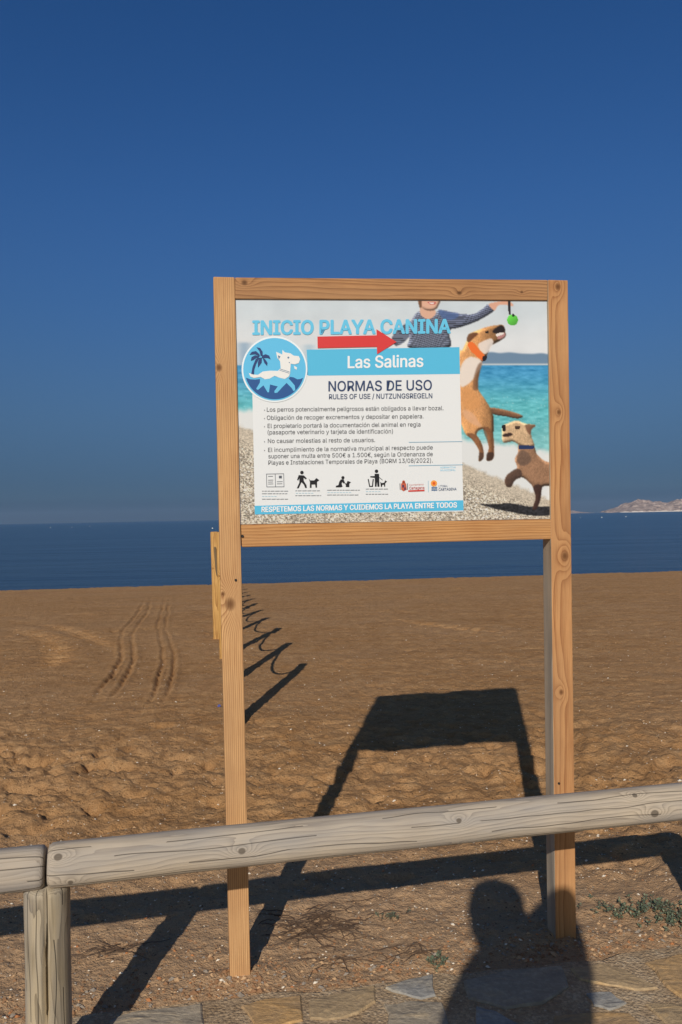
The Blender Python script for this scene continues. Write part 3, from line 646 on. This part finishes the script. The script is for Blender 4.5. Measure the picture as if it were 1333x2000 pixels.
lettering('NORMATIVA', 862, 892, 914.5, 914, 3.4, (120, 196, 226), 4); lettering('MUNICIPAL', 862, 892, 920, 919.5, 3.4, (120, 196, 226), 4)
lettering('RESPETEMOS LAS NORMAS Y CUIDEMOS LA PLAYA ENTRE TODOS', 512, 894, 1000, 991, 9.8, (236, 238, 240), 4, 0.03)
# round emblem with palm and swimming dog
K = lambda L_: [(460 + 0.135*x, 640 + 0.135*y) for x, y in L_]
flat('emblem_ring', [circ(537, 720.5, 64.5, 64)], (232, 240, 244), 5); flat('emblem_disc', [circ(537, 720.5, 61.3, 64)], (98, 190, 232), 6)
arc_ = [(570 + 432*math.cos(a), 600 + 432*math.sin(a)) for a in np.linspace(0.28, math.pi-0.28, 26)]
flat('emblem_sea', [K([(165, 722), (220, 742), (290, 746), (360, 738), (560, 740), (770, 745), (795, 706), (850, 715), (900, 742), (945, 738)] + arc_)], (44, 88, 148), 7)
flat('emblem_dog_legs', [K([(360, 735), (460, 735), (560, 700), (640, 715), (740, 730), (785, 740), (862, 830), (872, 898), (846, 916), (820, 870), (745, 795), (690, 850), (612, 935), (572, 942), (568, 912), (618, 846), (505, 818), (490, 930), (470, 932), (410, 830), (330, 896), (303, 882), (358, 790)])], (104, 194, 234), 8)
flat('emblem_dog', [K([(195, 650), (260, 674), (330, 678), (400, 630), (500, 618), (620, 620), (660, 580), (650, 480), (610, 430), (592, 345), (650, 368), (682, 384), (684, 316), (720, 352), (800, 366), (850, 400), (920, 406), (942, 450), (922, 508), (862, 526), (805, 516), (800, 600), (796, 650), (780, 700), (720, 738), (650, 722), (570, 692), (500, 732), (430, 742), (370, 708), (270, 724), (220, 702)]), K([(850, 545), (895, 568), (892, 604), (862, 592)])], (232, 232, 230), 9)
flat('emblem_dog_marks', [K([(618, 394), (656, 412), (630, 452)]), circ(460+.135*770, 640+.135*428, 1.9, 10), circ(460+.135*785, 640+.135*500, 1.1, 8), K([(650, 588), (790, 634), (790, 642), (650, 596)]), K([(640, 606), (785, 652), (785, 659), (640, 613)])], (96, 128, 158), 10)
flat('emblem_palm', [K([(232, 665), (252, 560), (296, 450), (335, 420), (348, 430), (302, 520), (276, 600), (272, 668)])] + [K(f) for f in (
    [(208, 386), (240, 345), (300, 333), (350, 378), (362, 412), (290, 378), (240, 382)], [(308, 278), (360, 288), (396, 340), (398, 402), (368, 402), (350, 330)],
    [(226, 472), (238, 420), (290, 393), (352, 410), (300, 432), (262, 462)], [(390, 400), (440, 378), (492, 400), (514, 452), (470, 432), (420, 432), (384, 432)],
    [(330, 572), (328, 500), (350, 430), (387, 430), (382, 500)], [(395, 430), (430, 448), (467, 500), (462, 548), (420, 500)])], (44, 66, 118), 10)
# pictograms and their small captions
J = lambda L_: [(500 + 0.315*x, 900 + 0.315*y) for x, y in L_]
BLK = (34, 34, 38)
flat('pictogram', [J(p) for p in ([(66, 80), (175, 78), (175, 81), (66, 83)], [(68, 160), (177, 159), (177, 162), (68, 163)], [(66, 80), (69, 80), (71, 163), (68, 163)], [(173, 78), (176, 78), (178, 162), (175, 162)], [(120, 79), (123, 79), (125, 161), (122, 161)], [(145, 92), (163, 92), (163, 108), (145, 108)],
    [(78, 95), (108, 94), (108, 97), (78, 98)], [(78, 118), (110, 117), (110, 120), (78, 121)], [(78, 130), (108, 129), (108, 132), (78, 133)], [(78, 142), (110, 141), (110, 144), (78, 145)], [(132, 128), (168, 127), (168, 130), (132, 131)], [(132, 141), (166, 140), (166, 143), (132, 144)])], (92, 98, 108), 4)
cj = lambda x, y, r: circ(500 + .315*x, 900 + .315*y, r*.315, 14)
flat('pictogram', [cj(288, 72, 11), J([(268, 88), (300, 90), (318, 108), (313, 115), (298, 105), (300, 125), (316, 150), (319, 168), (308, 168), (300, 147), (285, 132), (268, 170), (256, 170), (272, 135), (272, 106), (265, 122), (258, 118)]),
    J([(330, 110), (340, 121), (365, 121), (378, 106), (396, 120), (382, 130), (382, 166), (373, 166), (370, 146), (348, 147), (348, 167), (337, 167), (338, 130)])], BLK, 4)
flat('pictogram', [cj(543, 104, 10), J([(530, 115), (548, 115), (556, 136), (549, 141), (538, 131), (535, 142), (541, 160), (530, 164), (498, 164), (500, 155), (515, 150), (520, 130)]), J([(553, 137), (565, 141), (572, 124), (593, 132), (583, 142), (583, 162), (575, 163), (560, 161), (562, 151)])], BLK, 4)
flat('pictogram', [cj(752, 64, 11), J([(740, 80), (768, 80), (770, 160), (758, 160), (755, 128), (752, 160), (742, 160), (741, 105), (713, 102), (713, 95), (740, 94)]), J([(697, 113), (704, 113), (713, 160), (706, 160)]), J([(728, 113), (735, 113), (730, 160), (723, 160)]), J([(706, 155), (730, 155), (730, 161), (706, 161)]), J([(768, 100), (790, 118), (789, 121), (767, 103)]),
    J([(775, 130), (785, 138), (800, 135), (806, 120), (817, 128), (806, 139), (806, 160), (800, 160), (798, 148), (788, 148), (786, 161), (779, 161)])], BLK, 4)
caps = []
for x0, x1, ys in ((40, 202, (186, 202, 236)), (247, 408, (184, 214)), (445, 648, (180, 210)), (685, 828, (173, 205))):
    for y in ys:
        x = x0
        while x < x1 - 6:
            w = random.uniform(10, 30); caps.append(J([(x, y), (min(x1, x+w), y-.6), (min(x1, x+w), y+3.4), (x, y+4)])); x += w + 4
tag(flat('caption_lines', caps, (128, 132, 138), 4, joined=True), kind='stuff')
tag(flat('caption_lines', [J([(x, y), (x+14, y), (x+14, y+3), (x, y+3)]) for x0, x1, y in ((40, 135, 219), (250, 350, 199), (447, 590, 195), (686, 770, 189)) for x in range(x0, x1, 19)], (170, 206, 222), 4, joined=True), kind='stuff')
# council logos
flat('crest', [[(785, 945), (790, 939), (795, 945), (796, 956), (790, 959.5), (785, 956)], circ(790, 941, 3, 10)], (196, 96, 70), 4); flat('crest', [[(787, 947), (791, 947), (791, 952), (787, 952)], [(791, 952), (794, 952), (794, 957), (791, 957)]], (90, 60, 90), 5)
flat('crest', [[(782, 944), (783.5, 944), (784, 957), (782.5, 956)], [(797, 944), (798.5, 944), (798, 956), (796.5, 957)]], (110, 112, 118), 4)
lettering('Ayuntamiento', 801, 829, 948.5, 947.5, 3.3, (200, 130, 120), 4); lettering('Cartagena', 801, 830.5, 955.8, 954.8, 5.2, (190, 66, 60), 4, 0.006)
flat('logo_bar', [[(799, 957.5), (831, 956.2), (831, 959.4), (799, 960.6)]], (206, 74, 66), 4)
flat('logo_divider', [[(837.6, 939), (838.6, 939), (839, 961), (838, 961)]], (140, 180, 200), 4)
flat('logo_sun', [circ(849.3, 944, 6.2, 18)], (240, 160, 74), 4); flat('logo_sun', [circ(849.3, 944, 3, 14)], (222, 92, 44), 5)
flat('logo_waves', [[(844.5, y), (847.5, y-.8), (850, y+.4), (853, y-.8), (856, y), (856, y+1.6), (853, y+.9), (850, y+2), (847.5, y+.9), (844.5, y+1.7)] for y in (951.3, 954.2, 957)], (52, 100, 150), 4)
lettering('LITORAL', 858.5, 876.5, 951.5, 951, 4.0, (60, 84, 120), 4); lettering('CARTAGENA', 858.5, 893.5, 958.6, 957.4, 5.0, (50, 74, 112), 4, 0.01)
# ------------------------------------------------------------------ log fence in front
FA = np.array([-0.775, 2.075]); FB = np.array([1.275, 2.545]); fd = (FB-FA)/np.linalg.norm(FB-FA); fn = np.array([-fd[1], fd[0]])
def on_fence(x, y):
    d = ray(x, y); n3 = np.array([fn[0], fn[1], 0]); t = np.dot(np.array([FA[0], FA[1], 0]) - CAM, n3)/np.dot(d, n3); p = CAM + t*d
    return float(np.dot(p[:2]-FA, fd)), float(p[2])
fence = empty('log_fence', (FA[0], FA[1], PATH_Z)); fence.rotation_euler = (0, 0, math.atan2(fd[1], fd[0]))
tag(fence, 'low weathered grey log fence with round rails in front of notice board', 'fence')
GR_L, GR_D, GR_G = col(192, 176, 154), col(142, 128, 112), col(138, 138, 140)
def log(name, length, rad, mat, seed, along='X', segs=40, around=28, flat_top=0.0, round_end=0.012):
    vs = []; fs = []
    st = [0, 0.003, 0.008] + list(np.linspace(0.02, length-0.02, segs)) + [length-0.008, length-0.003, length]
    for k, s in enumerate(st):
        e = min(s, length-s); rr = rad*(1 - 0.16*max(0, 1 - e/round_end)**2)
        for j in range(around):
            a = 6.28318*j/around; sq = (abs(math.cos(a+.3))**2.9 + abs(math.sin(a+.3))**2.9)**(-1/2.9)
            r_ = rr*(0.94*sq if along == 'X' else 1.0)*(1 + 0.07*float(vnoise(np.array([s*1.6+seed]), np.array([seed*3.0 + math.cos(a)]))[0]) + 0.02*float(vnoise(np.array([s*7+seed]), np.array([math.sin(a)*2+5]))[0]))
            c1, c2 = r_*math.cos(a), r_*math.sin(a)
            vs.append((s, c1, c2) if along == 'X' else (c1, c2, s))
    n = around
    for k in range(len(st)-1):
        for j in range(n):
            q = (k*n+j, k*n+(j+1) % n, (k+1)*n+(j+1) % n, (k+1)*n+j); fs.append(q if along != 'X' else q[::-1])
    fs.append(tuple(range(n))[::-1] if along != 'X' else tuple(range(n))); b = (len(st)-1)*n; fs.append(tuple(range(b, b+n)) if along != 'X' else tuple(range(b, b+n))[::-1])
    o = mesh(name, vs, fs, mat, fence, True); bm = bmesh.new(); bm.from_mesh(o.data); bmesh.ops.recalc_face_normals(bm, faces=bm.faces); bm.to_mesh(o.data); bm.free()
    return o
RAD = 0.059
s_j, z_j = on_fence(92, 1690); s_r, z_r = on_fence(1333, 1564)
print('FENCE', s_j, z_j, s_r, z_r)
RZ = z_j - PATH_Z; slope = (z_r - z_j)/(s_r - s_j)
def kf(px, kr):
    s, z = on_fence(*px); dz = max(-0.97, min(0.97, (z - (z_j + slope*(s-s_j)))/RAD)); return (s - (s_j + 0.006), -RAD*math.sqrt(1-dz*dz), RAD*dz, kr)
RAILM = wood('weathered_rail_a', 'X', GR_L, GR_D, (0.01, -0.03), 230, [kf((118, 1660), .011), kf((143, 1704), .009), kf((469, 1646), .012), kf((885, 1590), .010), kf((880, 1640), .009), kf((1257, 1576), .013), kf((1226, 1546), .009)], grey=GR_G, crack=1.0, wob=1.6)
RAILM2 = wood('weathered_rail_b', 'X', col(180, 166, 148), GR_D, (0.012, 0.02), 230, [(1.2, -0.05, 0.02, .01)], grey=GR_G, crack=1.2, wob=2.0)
POSTM = wood('weathered_post', 'Z', col(182, 166, 138), col(120, 106, 84), (0.012, 0.02), 240, [(0.36, -0.03, -0.05, .009), (0.37, 0.03, -0.05, .008)], grey=GR_G, crack=1.3, wob=2.2, cracks=((-1.2, 0.0), (-1.9, 4.0), (-0.7, 9.0), (-2.4, 2.0)))
main_len = float(np.linalg.norm(FB-FA)) + 0.07 - (s_j + 0.006)
r1 = log('rail', main_len, RAD, RAILM, 1.0); r1.location = (s_j + 0.006, 0, RZ); r1.rotation_euler = (0, -math.atan(slope), 0)
r2 = log('rail', 1.9, RAD*0.985, RAILM2, 6.0); r2.location = (s_j - 0.004 - 1.9, 0.002, RZ - 0.004 - 1.9*slope); r2.rotation_euler = (0, -math.atan(slope), 0)
for k, (sx, m_) in enumerate(((s_j - 0.002, POSTM), (float(np.linalg.norm(FB-FA)), POSTM), (s_j - 1.86, POSTM))):
    top_z = RZ + slope*(sx-s_j) - RAD*0.80
    # split post: two halves with an open shake between them
    po = log('post', top_z + 0.35, RAD*0.98, m_, 11.0 + k*5, 'Z', 24, 60); po.location = (sx, 0.004, -0.35); po.rotation_euler = (0, 0, 0.35*k)
    bm = bmesh.new(); bm.from_mesh(po.data)
    for v in bm.verts:                                 # the drying shake: a wedge let into the front
        a = math.atan2(v.co.y, v.co.x); d = abs(a + 1.52 + 0.05*math.sin(v.co.z*5))
        if d < 0.075: v.co.x *= 0.45; v.co.y *= 0.45
    bm.to_mesh(po.data); bm.free()
# ------------------------------------------------------------------ posts and rope running down to the water
dirx, diry = math.sin(SUN_AZ), math.cos(SUN_AZ)
ROPEPOST = wood('yellow_pine_post', 'Z', col(206, 162, 98), col(146, 100, 50), (0.02, 0.03), 90, [(0.9, -0.02, -0.04, .012)], wob=2.0)
ROPEM = plain('rope_hemp', col(120, 98, 70), 0.9)
bases = []; yy = 5.72; k = 0
while yy < 24.5:
    bases.append(((-0.800 - 0.176*(yy-5.72)) if yy < 9.2 else (414.0 - PW/2)/F_PX*yy + 0.046, yy)); yy += 1.42 + 0.01*k; k += 1
def stake(hgt, seed):
    vs = []; fs = []; n = 16; zz = [-0.3, 0.0, hgt*.5, hgt-0.01, hgt]; rr = [.05, .05, .048, .047, .042]
    for z, r_ in zip(zz, rr):
        for j in range(n): a = 6.28318*j/n; q = r_*0.98/max(abs(math.cos(a)), abs(math.sin(a)), .76); vs.append((q*math.cos(a), q*math.sin(a), z))
    for i in range(len(zz)-1):
        for j in range(n): fs.append((i*n+j, i*n+(j+1) % n, (i+1)*n+(j+1) % n, (i+1)*n+j))
    fs.append(tuple(range((len(zz)-1)*n, len(zz)*n))); return vs, fs
ORD = ['nearest', 'second', 'third', 'fourth', 'fifth', 'sixth', 'seventh', 'eighth', 'ninth', 'tenth', 'eleventh', 'twelfth', 'thirteenth', 'fourteenth']
heads = []
for i, (bx, by) in enumerate(bases):
    hgt = 1.37 + random.uniform(-.04, .04); vs, fs = stake(hgt, i)
    o = mesh('rope_post', vs, fs, ROPEPOST, None, True); o.location = (bx, by, sand_at(bx, by)); lean = Matrix.Rotation(R(-0.6), 4, 'Y') @ Matrix.Rotation(R(random.uniform(-1, 1)), 4, 'X')
    o.rotation_euler = lean.to_euler()
    tag(o, '%s wooden post from the notice board in the rope line to the sea' % ORD[i], 'post', 'rope posts running to the water')
    heads.append(Vector(o.location) + lean.to_3x3() @ Vector((0.0, -0.0, hgt - 0.16)))
for i in range(len(heads)-1):
    a, b = heads[i], heads[i+1]; vs = []; fs = []; n = 6; N = 16
    for k in range(N+1):
        t_ = k/N; p = a.lerp(b, t_) - Vector((0, 0, 0.42*4*t_*(1-t_)*(1 + 0.15*math.sin(i*2.1))))
        for j in range(n): an = 6.28318*j/n; vs.append((p.x + 0.016*math.cos(an), p.y, p.z + 0.016*math.sin(an)))
    for k in range(N):
        for j in range(n): fs.append((k*n+j, k*n+(j+1) % n, (k+1)*n+(j+1) % n, (k+1)*n+j))
    tag(mesh('rope', vs, fs, ROPEM, None, True), 'rope sagging between the %s and %s posts from the notice board' % (ORD[i], ORD[i+1]), 'rope', 'ropes between the posts to the water')
# ------------------------------------------------------------------ buoys on the water
BW = plain('white_float', col(235, 235, 230), 0.4)
for (x, y, r_, lab) in ((415.5, 1032.5, 0.16, 'bright round white buoy on the sea just left of the notice board'), (99, 1031, 0.15, 'small pale buoy far out near the left edge of the sea'), (141, 1030, 0.10, 'faint buoy right of the small pale buoy far out left'),
        (176, 1028, 0.10, 'faint buoy farthest right of the left cluster on the sea'), (1134, 1011, 0.13, 'small buoy on the sea close to the right sign post'), (1176, 1011, 0.2, 'pale buoy on the sea under the small rocky islet'), (1223, 1009.5, 0.2, 'pale buoy on the sea below the tip of the rocky headland')):
    p = gpt(x, y, SEA_Z); dist = p[1]
    if dist < 0 or dist > 900: d = ray(x, y); p = CAM + d*(400/d[1]); p[2] = SEA_Z
    bm = bmesh.new(); bmesh.ops.create_uvsphere(bm, u_segments=14, v_segments=10, radius=r_)
    for v in bm.verts:
        if v.co.z > r_*0.7: v.co.x *= 0.6; v.co.y *= 0.6; v.co.z += r_*0.25
    o = bm_obj('buoy', bm, BW, None, True); o.location = (p[0], p[1], SEA_Z + r_*0.35); tag(o, lab, 'buoy', 'buoys on the sea')
# ------------------------------------------------------------------ shells, gravel and plants
def scatter(name, n, area, size, mats, dens=None, flatz=0.45):
    vs = []; fs = []; mi = []; got = 0
    while got < n:
        x, y = area()
        if y < np.interp(x, ex, ey) + 0.02: continue
        z = sand_at(x, y); s = size()*random.uniform(.6, 1.5); b = len(vs); a0 = random.uniform(0, 6.28); t1 = random.uniform(-.5, .5)
        ring = [(s*math.cos(a0 + k*1.2566)*random.uniform(.7, 1.2), s*math.sin(a0 + k*1.2566)*random.uniform(.5, 1.0)) for k in range(5)]
        for (a, c) in ring: vs.append((x+a, y+c, z + s*0.1 + t1*a))
        vs.append((x, y, z + s*flatz + s*0.2)); vs.append((x, y, z - s*0.3))
        for k in range(5): fs.append((b+k, b+(k+1) % 5, b+5)); fs.append((b+(k+1) % 5, b+k, b+6))
        m = random.choices(range(len(mats)), [w for _, w in mats])[0]; mi += [m]*10; got += 1
    o = mesh(name, vs, fs)
    for m, _ in mats: o.data.materials.append(m)
    o.data.polygons.foreach_set('material_index', mi); return tag(o, kind='stuff')
PAL = [(plain('shell_white', col(232, 220, 200), 0.5), 3), (plain('shell_tan', col(196, 160, 120), 0.6), 3), (plain('pebble_grey', col(150, 138, 124), 0.7), 4), (plain('pebble_brown', col(150, 112, 80), 0.8), 6), (plain('pebble_rust', col(186, 124, 78), 0.7), 0.8)]
def near_area():
    y = 2.3 + 1.5*random.random()**1.4; return random.uniform(-.62, .66)*(y+.3), y
def mid_area():
    y = 3.2*(11/3.2)**random.random(); return random.uniform(-.55, .55)*(y+.3), y
scatter('beach_gravel', 4200, near_area, lambda: 0.0032 + 0.004*random.random()**3, PAL)
scatter('shell_fragments', 3600, mid_area, lambda: 0.003 + 0.006*random.random()**5, [PAL[0], (PAL[1][0], 3)])
def edge_area():
    x = random.uniform(-1.3, 1.6); return x, float(np.interp(x, ex, ey)) + 0.06 + abs(random.gauss(0, 0.11))
scatter('edge_pebbles', 1300, edge_area, lambda: 0.0038 + 0.007*random.random()**3, [PAL[1], PAL[2], (PAL[3][0], 9), PAL[4]])
def foot_area():
    f_ = random.choice(((-0.36, 2.57), (-0.36, 2.57), (0.76, 2.76))); return f_[0] + random.gauss(0, .07), f_[1] + random.gauss(-.03, .05)
scatter('post_foot_pebbles', 150, foot_area, lambda: 0.005 + 0.007*random.random()**3, [PAL[1], PAL[2], (PAL[3][0], 9)])
def tube(vs, fs, pts, r0, r1, n=4):
    b0 = len(vs)
    for k, p in enumerate(pts):
        r_ = r0 + (r1-r0)*k/(len(pts)-1)
        for j in range(n): a = 6.28318*j/n; vs.append((p[0] + r_*math.cos(a), p[1] + r_*math.sin(a)*0.6, p[2] + r_*math.sin(a)*0.9))
    for k in range(len(pts)-1):
        for j in range(n): fs.append((b0+k*n+j, b0+k*n+(j+1) % n, b0+(k+1)*n+(j+1) % n, b0+(k+1)*n+j))
TWIG = plain('dry_twig', col(84, 66, 52), 0.9)
def tangle(name, label, cat, c, rx, ry, count, seed, rad=0.0016, up=0.016):
    rs = random.Random(seed); vs = []; fs = []
    for _ in range(count):
        x = c[0] + rs.gauss(0, rx*.45); y = c[1] + rs.gauss(0, ry*.45); a = rs.uniform(-.6, .6) + (math.pi if rs.random() < .5 else 0); pts = []; cv = rs.gauss(0, 5); l = rs.uniform(.05, .16); lift = rs.uniform(.2, 1)*up
        for k in range(7):
            pts.append((x, y, sand_at(x, y) + 0.003 + lift*math.sin(math.pi*k/6)*rs.uniform(.6, 1.2))); a += cv*l/6 + rs.gauss(0, .25); x += math.cos(a)*l/6; y += math.sin(a)*l/6*0.8
        tube(vs, fs, pts, rad*rs.uniform(.6, 1.4), rad*.4)
    return tag(mesh(name, vs, fs, TWIG), label, cat)
g1 = gpt(625, 1815); tangle('dry_root_tangle', 'dark tangle of dried roots on sand right of the left sign post', 'dry plant', g1, 0.20, 0.16, 110, 3)
g2 = gpt(660, 1880); tangle('dry_twig_clump', 'thin clump of dry twigs on sand by the path edge', 'dry plant', g2, 0.13, 0.05, 14, 5, 0.0014, 0.012)
g3 = gpt(830, 1868); tangle('dry_twig_clump', 'sparse dry twigs beside the photographer shadow near the path', 'dry plant', g3, 0.12, 0.05, 12, 9, 0.0014, 0.02)
g4 = gpt(230, 1860); tangle('dry_weed_clump', 'small dark dried weed on sand between fence post and left sign post', 'dry plant', g4, 0.07, 0.05, 18, 12, 0.0014, 0.012)
LEAF = [plain('leaf_grey_green', col(128, 138, 112), 0.7), plain('leaf_dark_green', col(98, 112, 88), 0.7)]
def creeper(label, c, rx, ry, count, seed, ls=0.016):
    rs = random.Random(seed); root = empty('creeping_plant', (c[0], c[1], sand_at(c[0], c[1]))); lv = []; lf = []; li = []; sv = []; sf_ = []
    for _ in range(count):
        x = rs.gauss(0, rx*.5); y = rs.gauss(0, ry*.5); z = sand_at(c[0]+x, c[1]+y) - root.location.z; hgt = rs.uniform(.008, .03); tip = (x + rs.gauss(0, .015), y + rs.gauss(0, .012), z + hgt)
        tube(sv, sf_, [(x, y, z), ((x+tip[0])/2, (y+tip[1])/2, z + hgt*.6), tip], .0014, .0008, 3)
        for k in range(9):
            f_ = rs.uniform(.2, 1); px_, py_, pz_ = x + (tip[0]-x)*f_, y + (tip[1]-y)*f_, z + hgt*f_; a = rs.uniform(0, 6.28); e = rs.uniform(-.2, .9); l = ls*rs.uniform(.6, 1.3); w = l*.28; b = len(lv)
            d = (math.cos(a)*math.cos(e), math.sin(a)*math.cos(e), math.sin(e)); s_ = (-math.sin(a), math.cos(a), 0)
            lv.extend([(px_, py_, pz_), (px_+d[0]*l*.5+s_[0]*w, py_+d[1]*l*.5+s_[1]*w, pz_+d[2]*l*.5), (px_+d[0]*l, py_+d[1]*l, pz_+d[2]*l-.001), (px_+d[0]*l*.5-s_[0]*w, py_+d[1]*l*.5-s_[1]*w, pz_+d[2]*l*.5)])
            lf.append((b, b+1, b+2, b+3)); li.append(rs.randrange(2))
    o = mesh('foliage', lv, lf, None, root); [o.data.materials.append(m) for m in LEAF]; o.data.polygons.foreach_set('material_index', li)
    tag(o, kind='stuff'); tag(mesh('stem', sv, sf_, TWIG, root), kind='stuff'); return tag(root, label, 'plant')
creeper('low grey-green creeping plant on sand right of the right sign post', gpt(1258, 1780), 0.18, 0.07, 85, 4, 0.012)
creeper('low creeping plant at the right edge by the stone path', gpt(1325, 1805), 0.12, 0.07, 60, 6, 0.012)
creeper('tiny green sprig at the path edge left of the photographer shadow', gpt(855, 1885), 0.035, 0.02, 16, 8, 0.012)
creeper('tiny green sprig on bare sand in the middle between the sign posts', gpt(760, 1795), 0.06, 0.03, 12, 10, 0.009)
b_ = gpt(431, 1381); bm = bmesh.new(); bmesh.ops.create_cone(bm, cap_ends=True, segments=14, radius1=0.014, radius2=0.012, depth=0.012)
o = bm_obj('bottle_cap', bm, plain('blue_plastic', col(92, 98, 160), 0.4)); o.location = (b_[0]-0.01, b_[1], sand_at(b_[0], b_[1]) + 0.007); o.rotation_euler = (0.5, 0.3, 0); tag(o, 'small blue plastic cap on sand beside the left sign post', 'bottle cap')
# ------------------------------------------------------------------ the photographer (only the shadow falls into the picture)
def skin(name, joints, edges, mats, root=0, sub=2):
    me = bpy.data.meshes.new(name); me.from_pydata([j[:3] for j in joints], edges, []); o = bpy.data.objects.new(name, me); COL.objects.link(o)
    m = o.modifiers.new('skin', 'SKIN'); m.use_smooth_shade = True
    for i, j in enumerate(joints):
        r_ = j[3] if isinstance(j[3], tuple) else (j[3], j[3]); me.skin_vertices[0].data[i].radius = r_; me.skin_vertices[0].data[i].use_root = (i == root)
    s_ = o.modifiers.new('sub', 'SUBSURF'); s_.levels = sub; s_.render_levels = sub
    bpy.context.view_layer.update(); nm = bpy.data.meshes.new_from_object(o.evaluated_get(bpy.context.evaluated_depsgraph_get()))
    o.modifiers.clear(); o.data = nm; nm.name = name
    for mm in mats: nm.materials.append(mm)
    return o
PX0, PY0 = 0.08, -0.19
person = empty('person', (PX0, PY0, PATH_Z)); person.scale = (1.06, 1.0, 1.012); tag(person, 'photographer in dark jacket with raised elbow whose shadow falls on the path', 'person')
JK, TRO, SKN = plain('jacket_cloth', col(58, 62, 74), 0.9), plain('trouser_cloth', col(64, 66, 80), 0.9), plain('skin', col(206, 160, 132), 0.6)
Jn = [(0, 0, .98, (.15, .11)), (0, 0, 1.15, (.15, .105)), (0.01, -.01, 1.34, (.165, .115)), (0.01, -.015, 1.50, (.13, .09)), (-.035, 0, 1.58, .088), (-.045, .02, 1.67, (.088, .095)), (-.05, .02, 1.77, (.088, .10)), (-.05, .01, 1.84, (.066, .075)),
      (-.115, -.01, 1.555, .075), (-.18, .06, 1.30, .06), (-.12, .125, 1.40, .036), (.17, -.01, 1.56, .078), (.18, .07, 1.775, .062), (.02, .13, 1.52, .036),
      (-.095, 0, .90, .095), (-.10, .02, .50, .06), (-.10, -.02, .09, .042), (-.105, .13, .035, .035), (.095, 0, .90, .095), (.10, .02, .50, .06), (.10, -.02, .09, .042), (.105, .13, .035, .035)]
Ed = [(0, 1), (1, 2), (2, 3), (3, 4), (4, 5), (5, 6), (6, 7), (3, 8), (8, 9), (9, 10), (3, 11), (11, 12), (12, 13), (0, 14), (14, 15), (15, 16), (16, 17), (0, 18), (18, 19), (19, 20), (20, 21)]
body = skin('body', Jn, Ed, [JK, TRO, SKN]); body.parent = person
body.data.polygons.foreach_set('material_index', [2 if p.center.z > 1.555 and abs(p.center.x + .04) < .11 else (1 if p.center.z < .93 and abs(p.center.x) < .3 else 0) for p in body.data.polygons])
bm = bmesh.new()
for z, r_ in ((1.70, .098), (1.76, .106), (1.81, .10), (1.855, .085), (1.88, .05)):
    for j in range(28): a = 6.28318*j/28; bm.verts.new((r_*math.cos(a), r_*math.sin(a)*1.08 - (.02 if z < 1.72 else 0), z + (.05*math.sin(a) if z < 1.72 else 0)))
bm.verts.ensure_lookup_table()
for k in range(4):
    for j in range(28): bm.faces.new((bm.verts[k*28+j], bm.verts[k*28+(j+1) % 28], bm.verts[(k+1)*28+(j+1) % 28], bm.verts[(k+1)*28+j]))
bm.faces.new([bm.verts[4*28+j] for j in range(28)])
bm_obj('hair', bm, plain('hair_brown', col(70, 54, 42), 0.8), person, True).location = (-0.05, 0.01, 0)
for sx, hx, hz_ in ((-1, -.125, 1.385), (1, -.005, 1.475)):                # hands closed round the camera body
    vs = [(0, 0, 0, (.036, .018)), (0, .0, .05, (.038, .016))]; es = [(0, 1)]
    for k in range(4):
        b = len(vs); x = -.027 + .018*k; l = (.028, .032, .031, .024)[k]
        vs += [(x, .004, .07, .0085), (x - sx*.004, .016, .07 + l*.6, .008), (x - sx*.006, .034, .07 + l*.7, .007)]; es += [(1, b), (b, b+1), (b+1, b+2)]
    b = len(vs); vs += [(-sx*.034, .008, .03, .010), (-sx*.046, .022, .05, .009), (-sx*.046, .034, .068, .008)]; es += [(0, b), (b, b+1), (b+1, b+2)]
    hnd = skin('hand', vs, es, [SKN], 0, 1); hnd.parent = person; hnd.location = (hx, .122, hz_)
cam_o = empty('hand_camera', (0, -0.075, 1.5)); tag(cam_o, 'black camera held upright in front of the photographer', 'camera')
def boxm(name, c, s, mat, parent, bev=.006):
    bm = bmesh.new(); bmesh.ops.create_cube(bm, size=1)
    for v in bm.verts: v.co = (v.co.x*s[0] + c[0], v.co.y*s[1] + c[1], v.co.z*s[2] + c[2])
    bmesh.ops.bevel(bm, geom=list(bm.edges), offset=bev, segments=2, affect='EDGES'); return bm_obj(name, bm, mat, parent)
CAMB = plain('camera_black', (0.02, 0.02, 0.02, 1), 0.5); boxm('camera_body', (0, -.02, 0), (.095, .06, .125), CAMB, cam_o); boxm('viewfinder_hump', (-.058, -.015, 0), (.03, .05, .05), CAMB, cam_o)
bm = bmesh.new(); bmesh.ops.create_cone(bm, cap_ends=True, segments=28, radius1=.033, radius2=.034, depth=.055); bmesh.ops.rotate(bm, verts=bm.verts, cent=(0, 0, 0), matrix=Matrix.Rotation(math.pi/2, 3, 'X'))
bm_obj('lens', bm, CAMB, cam_o).location = (0, .037, 0)
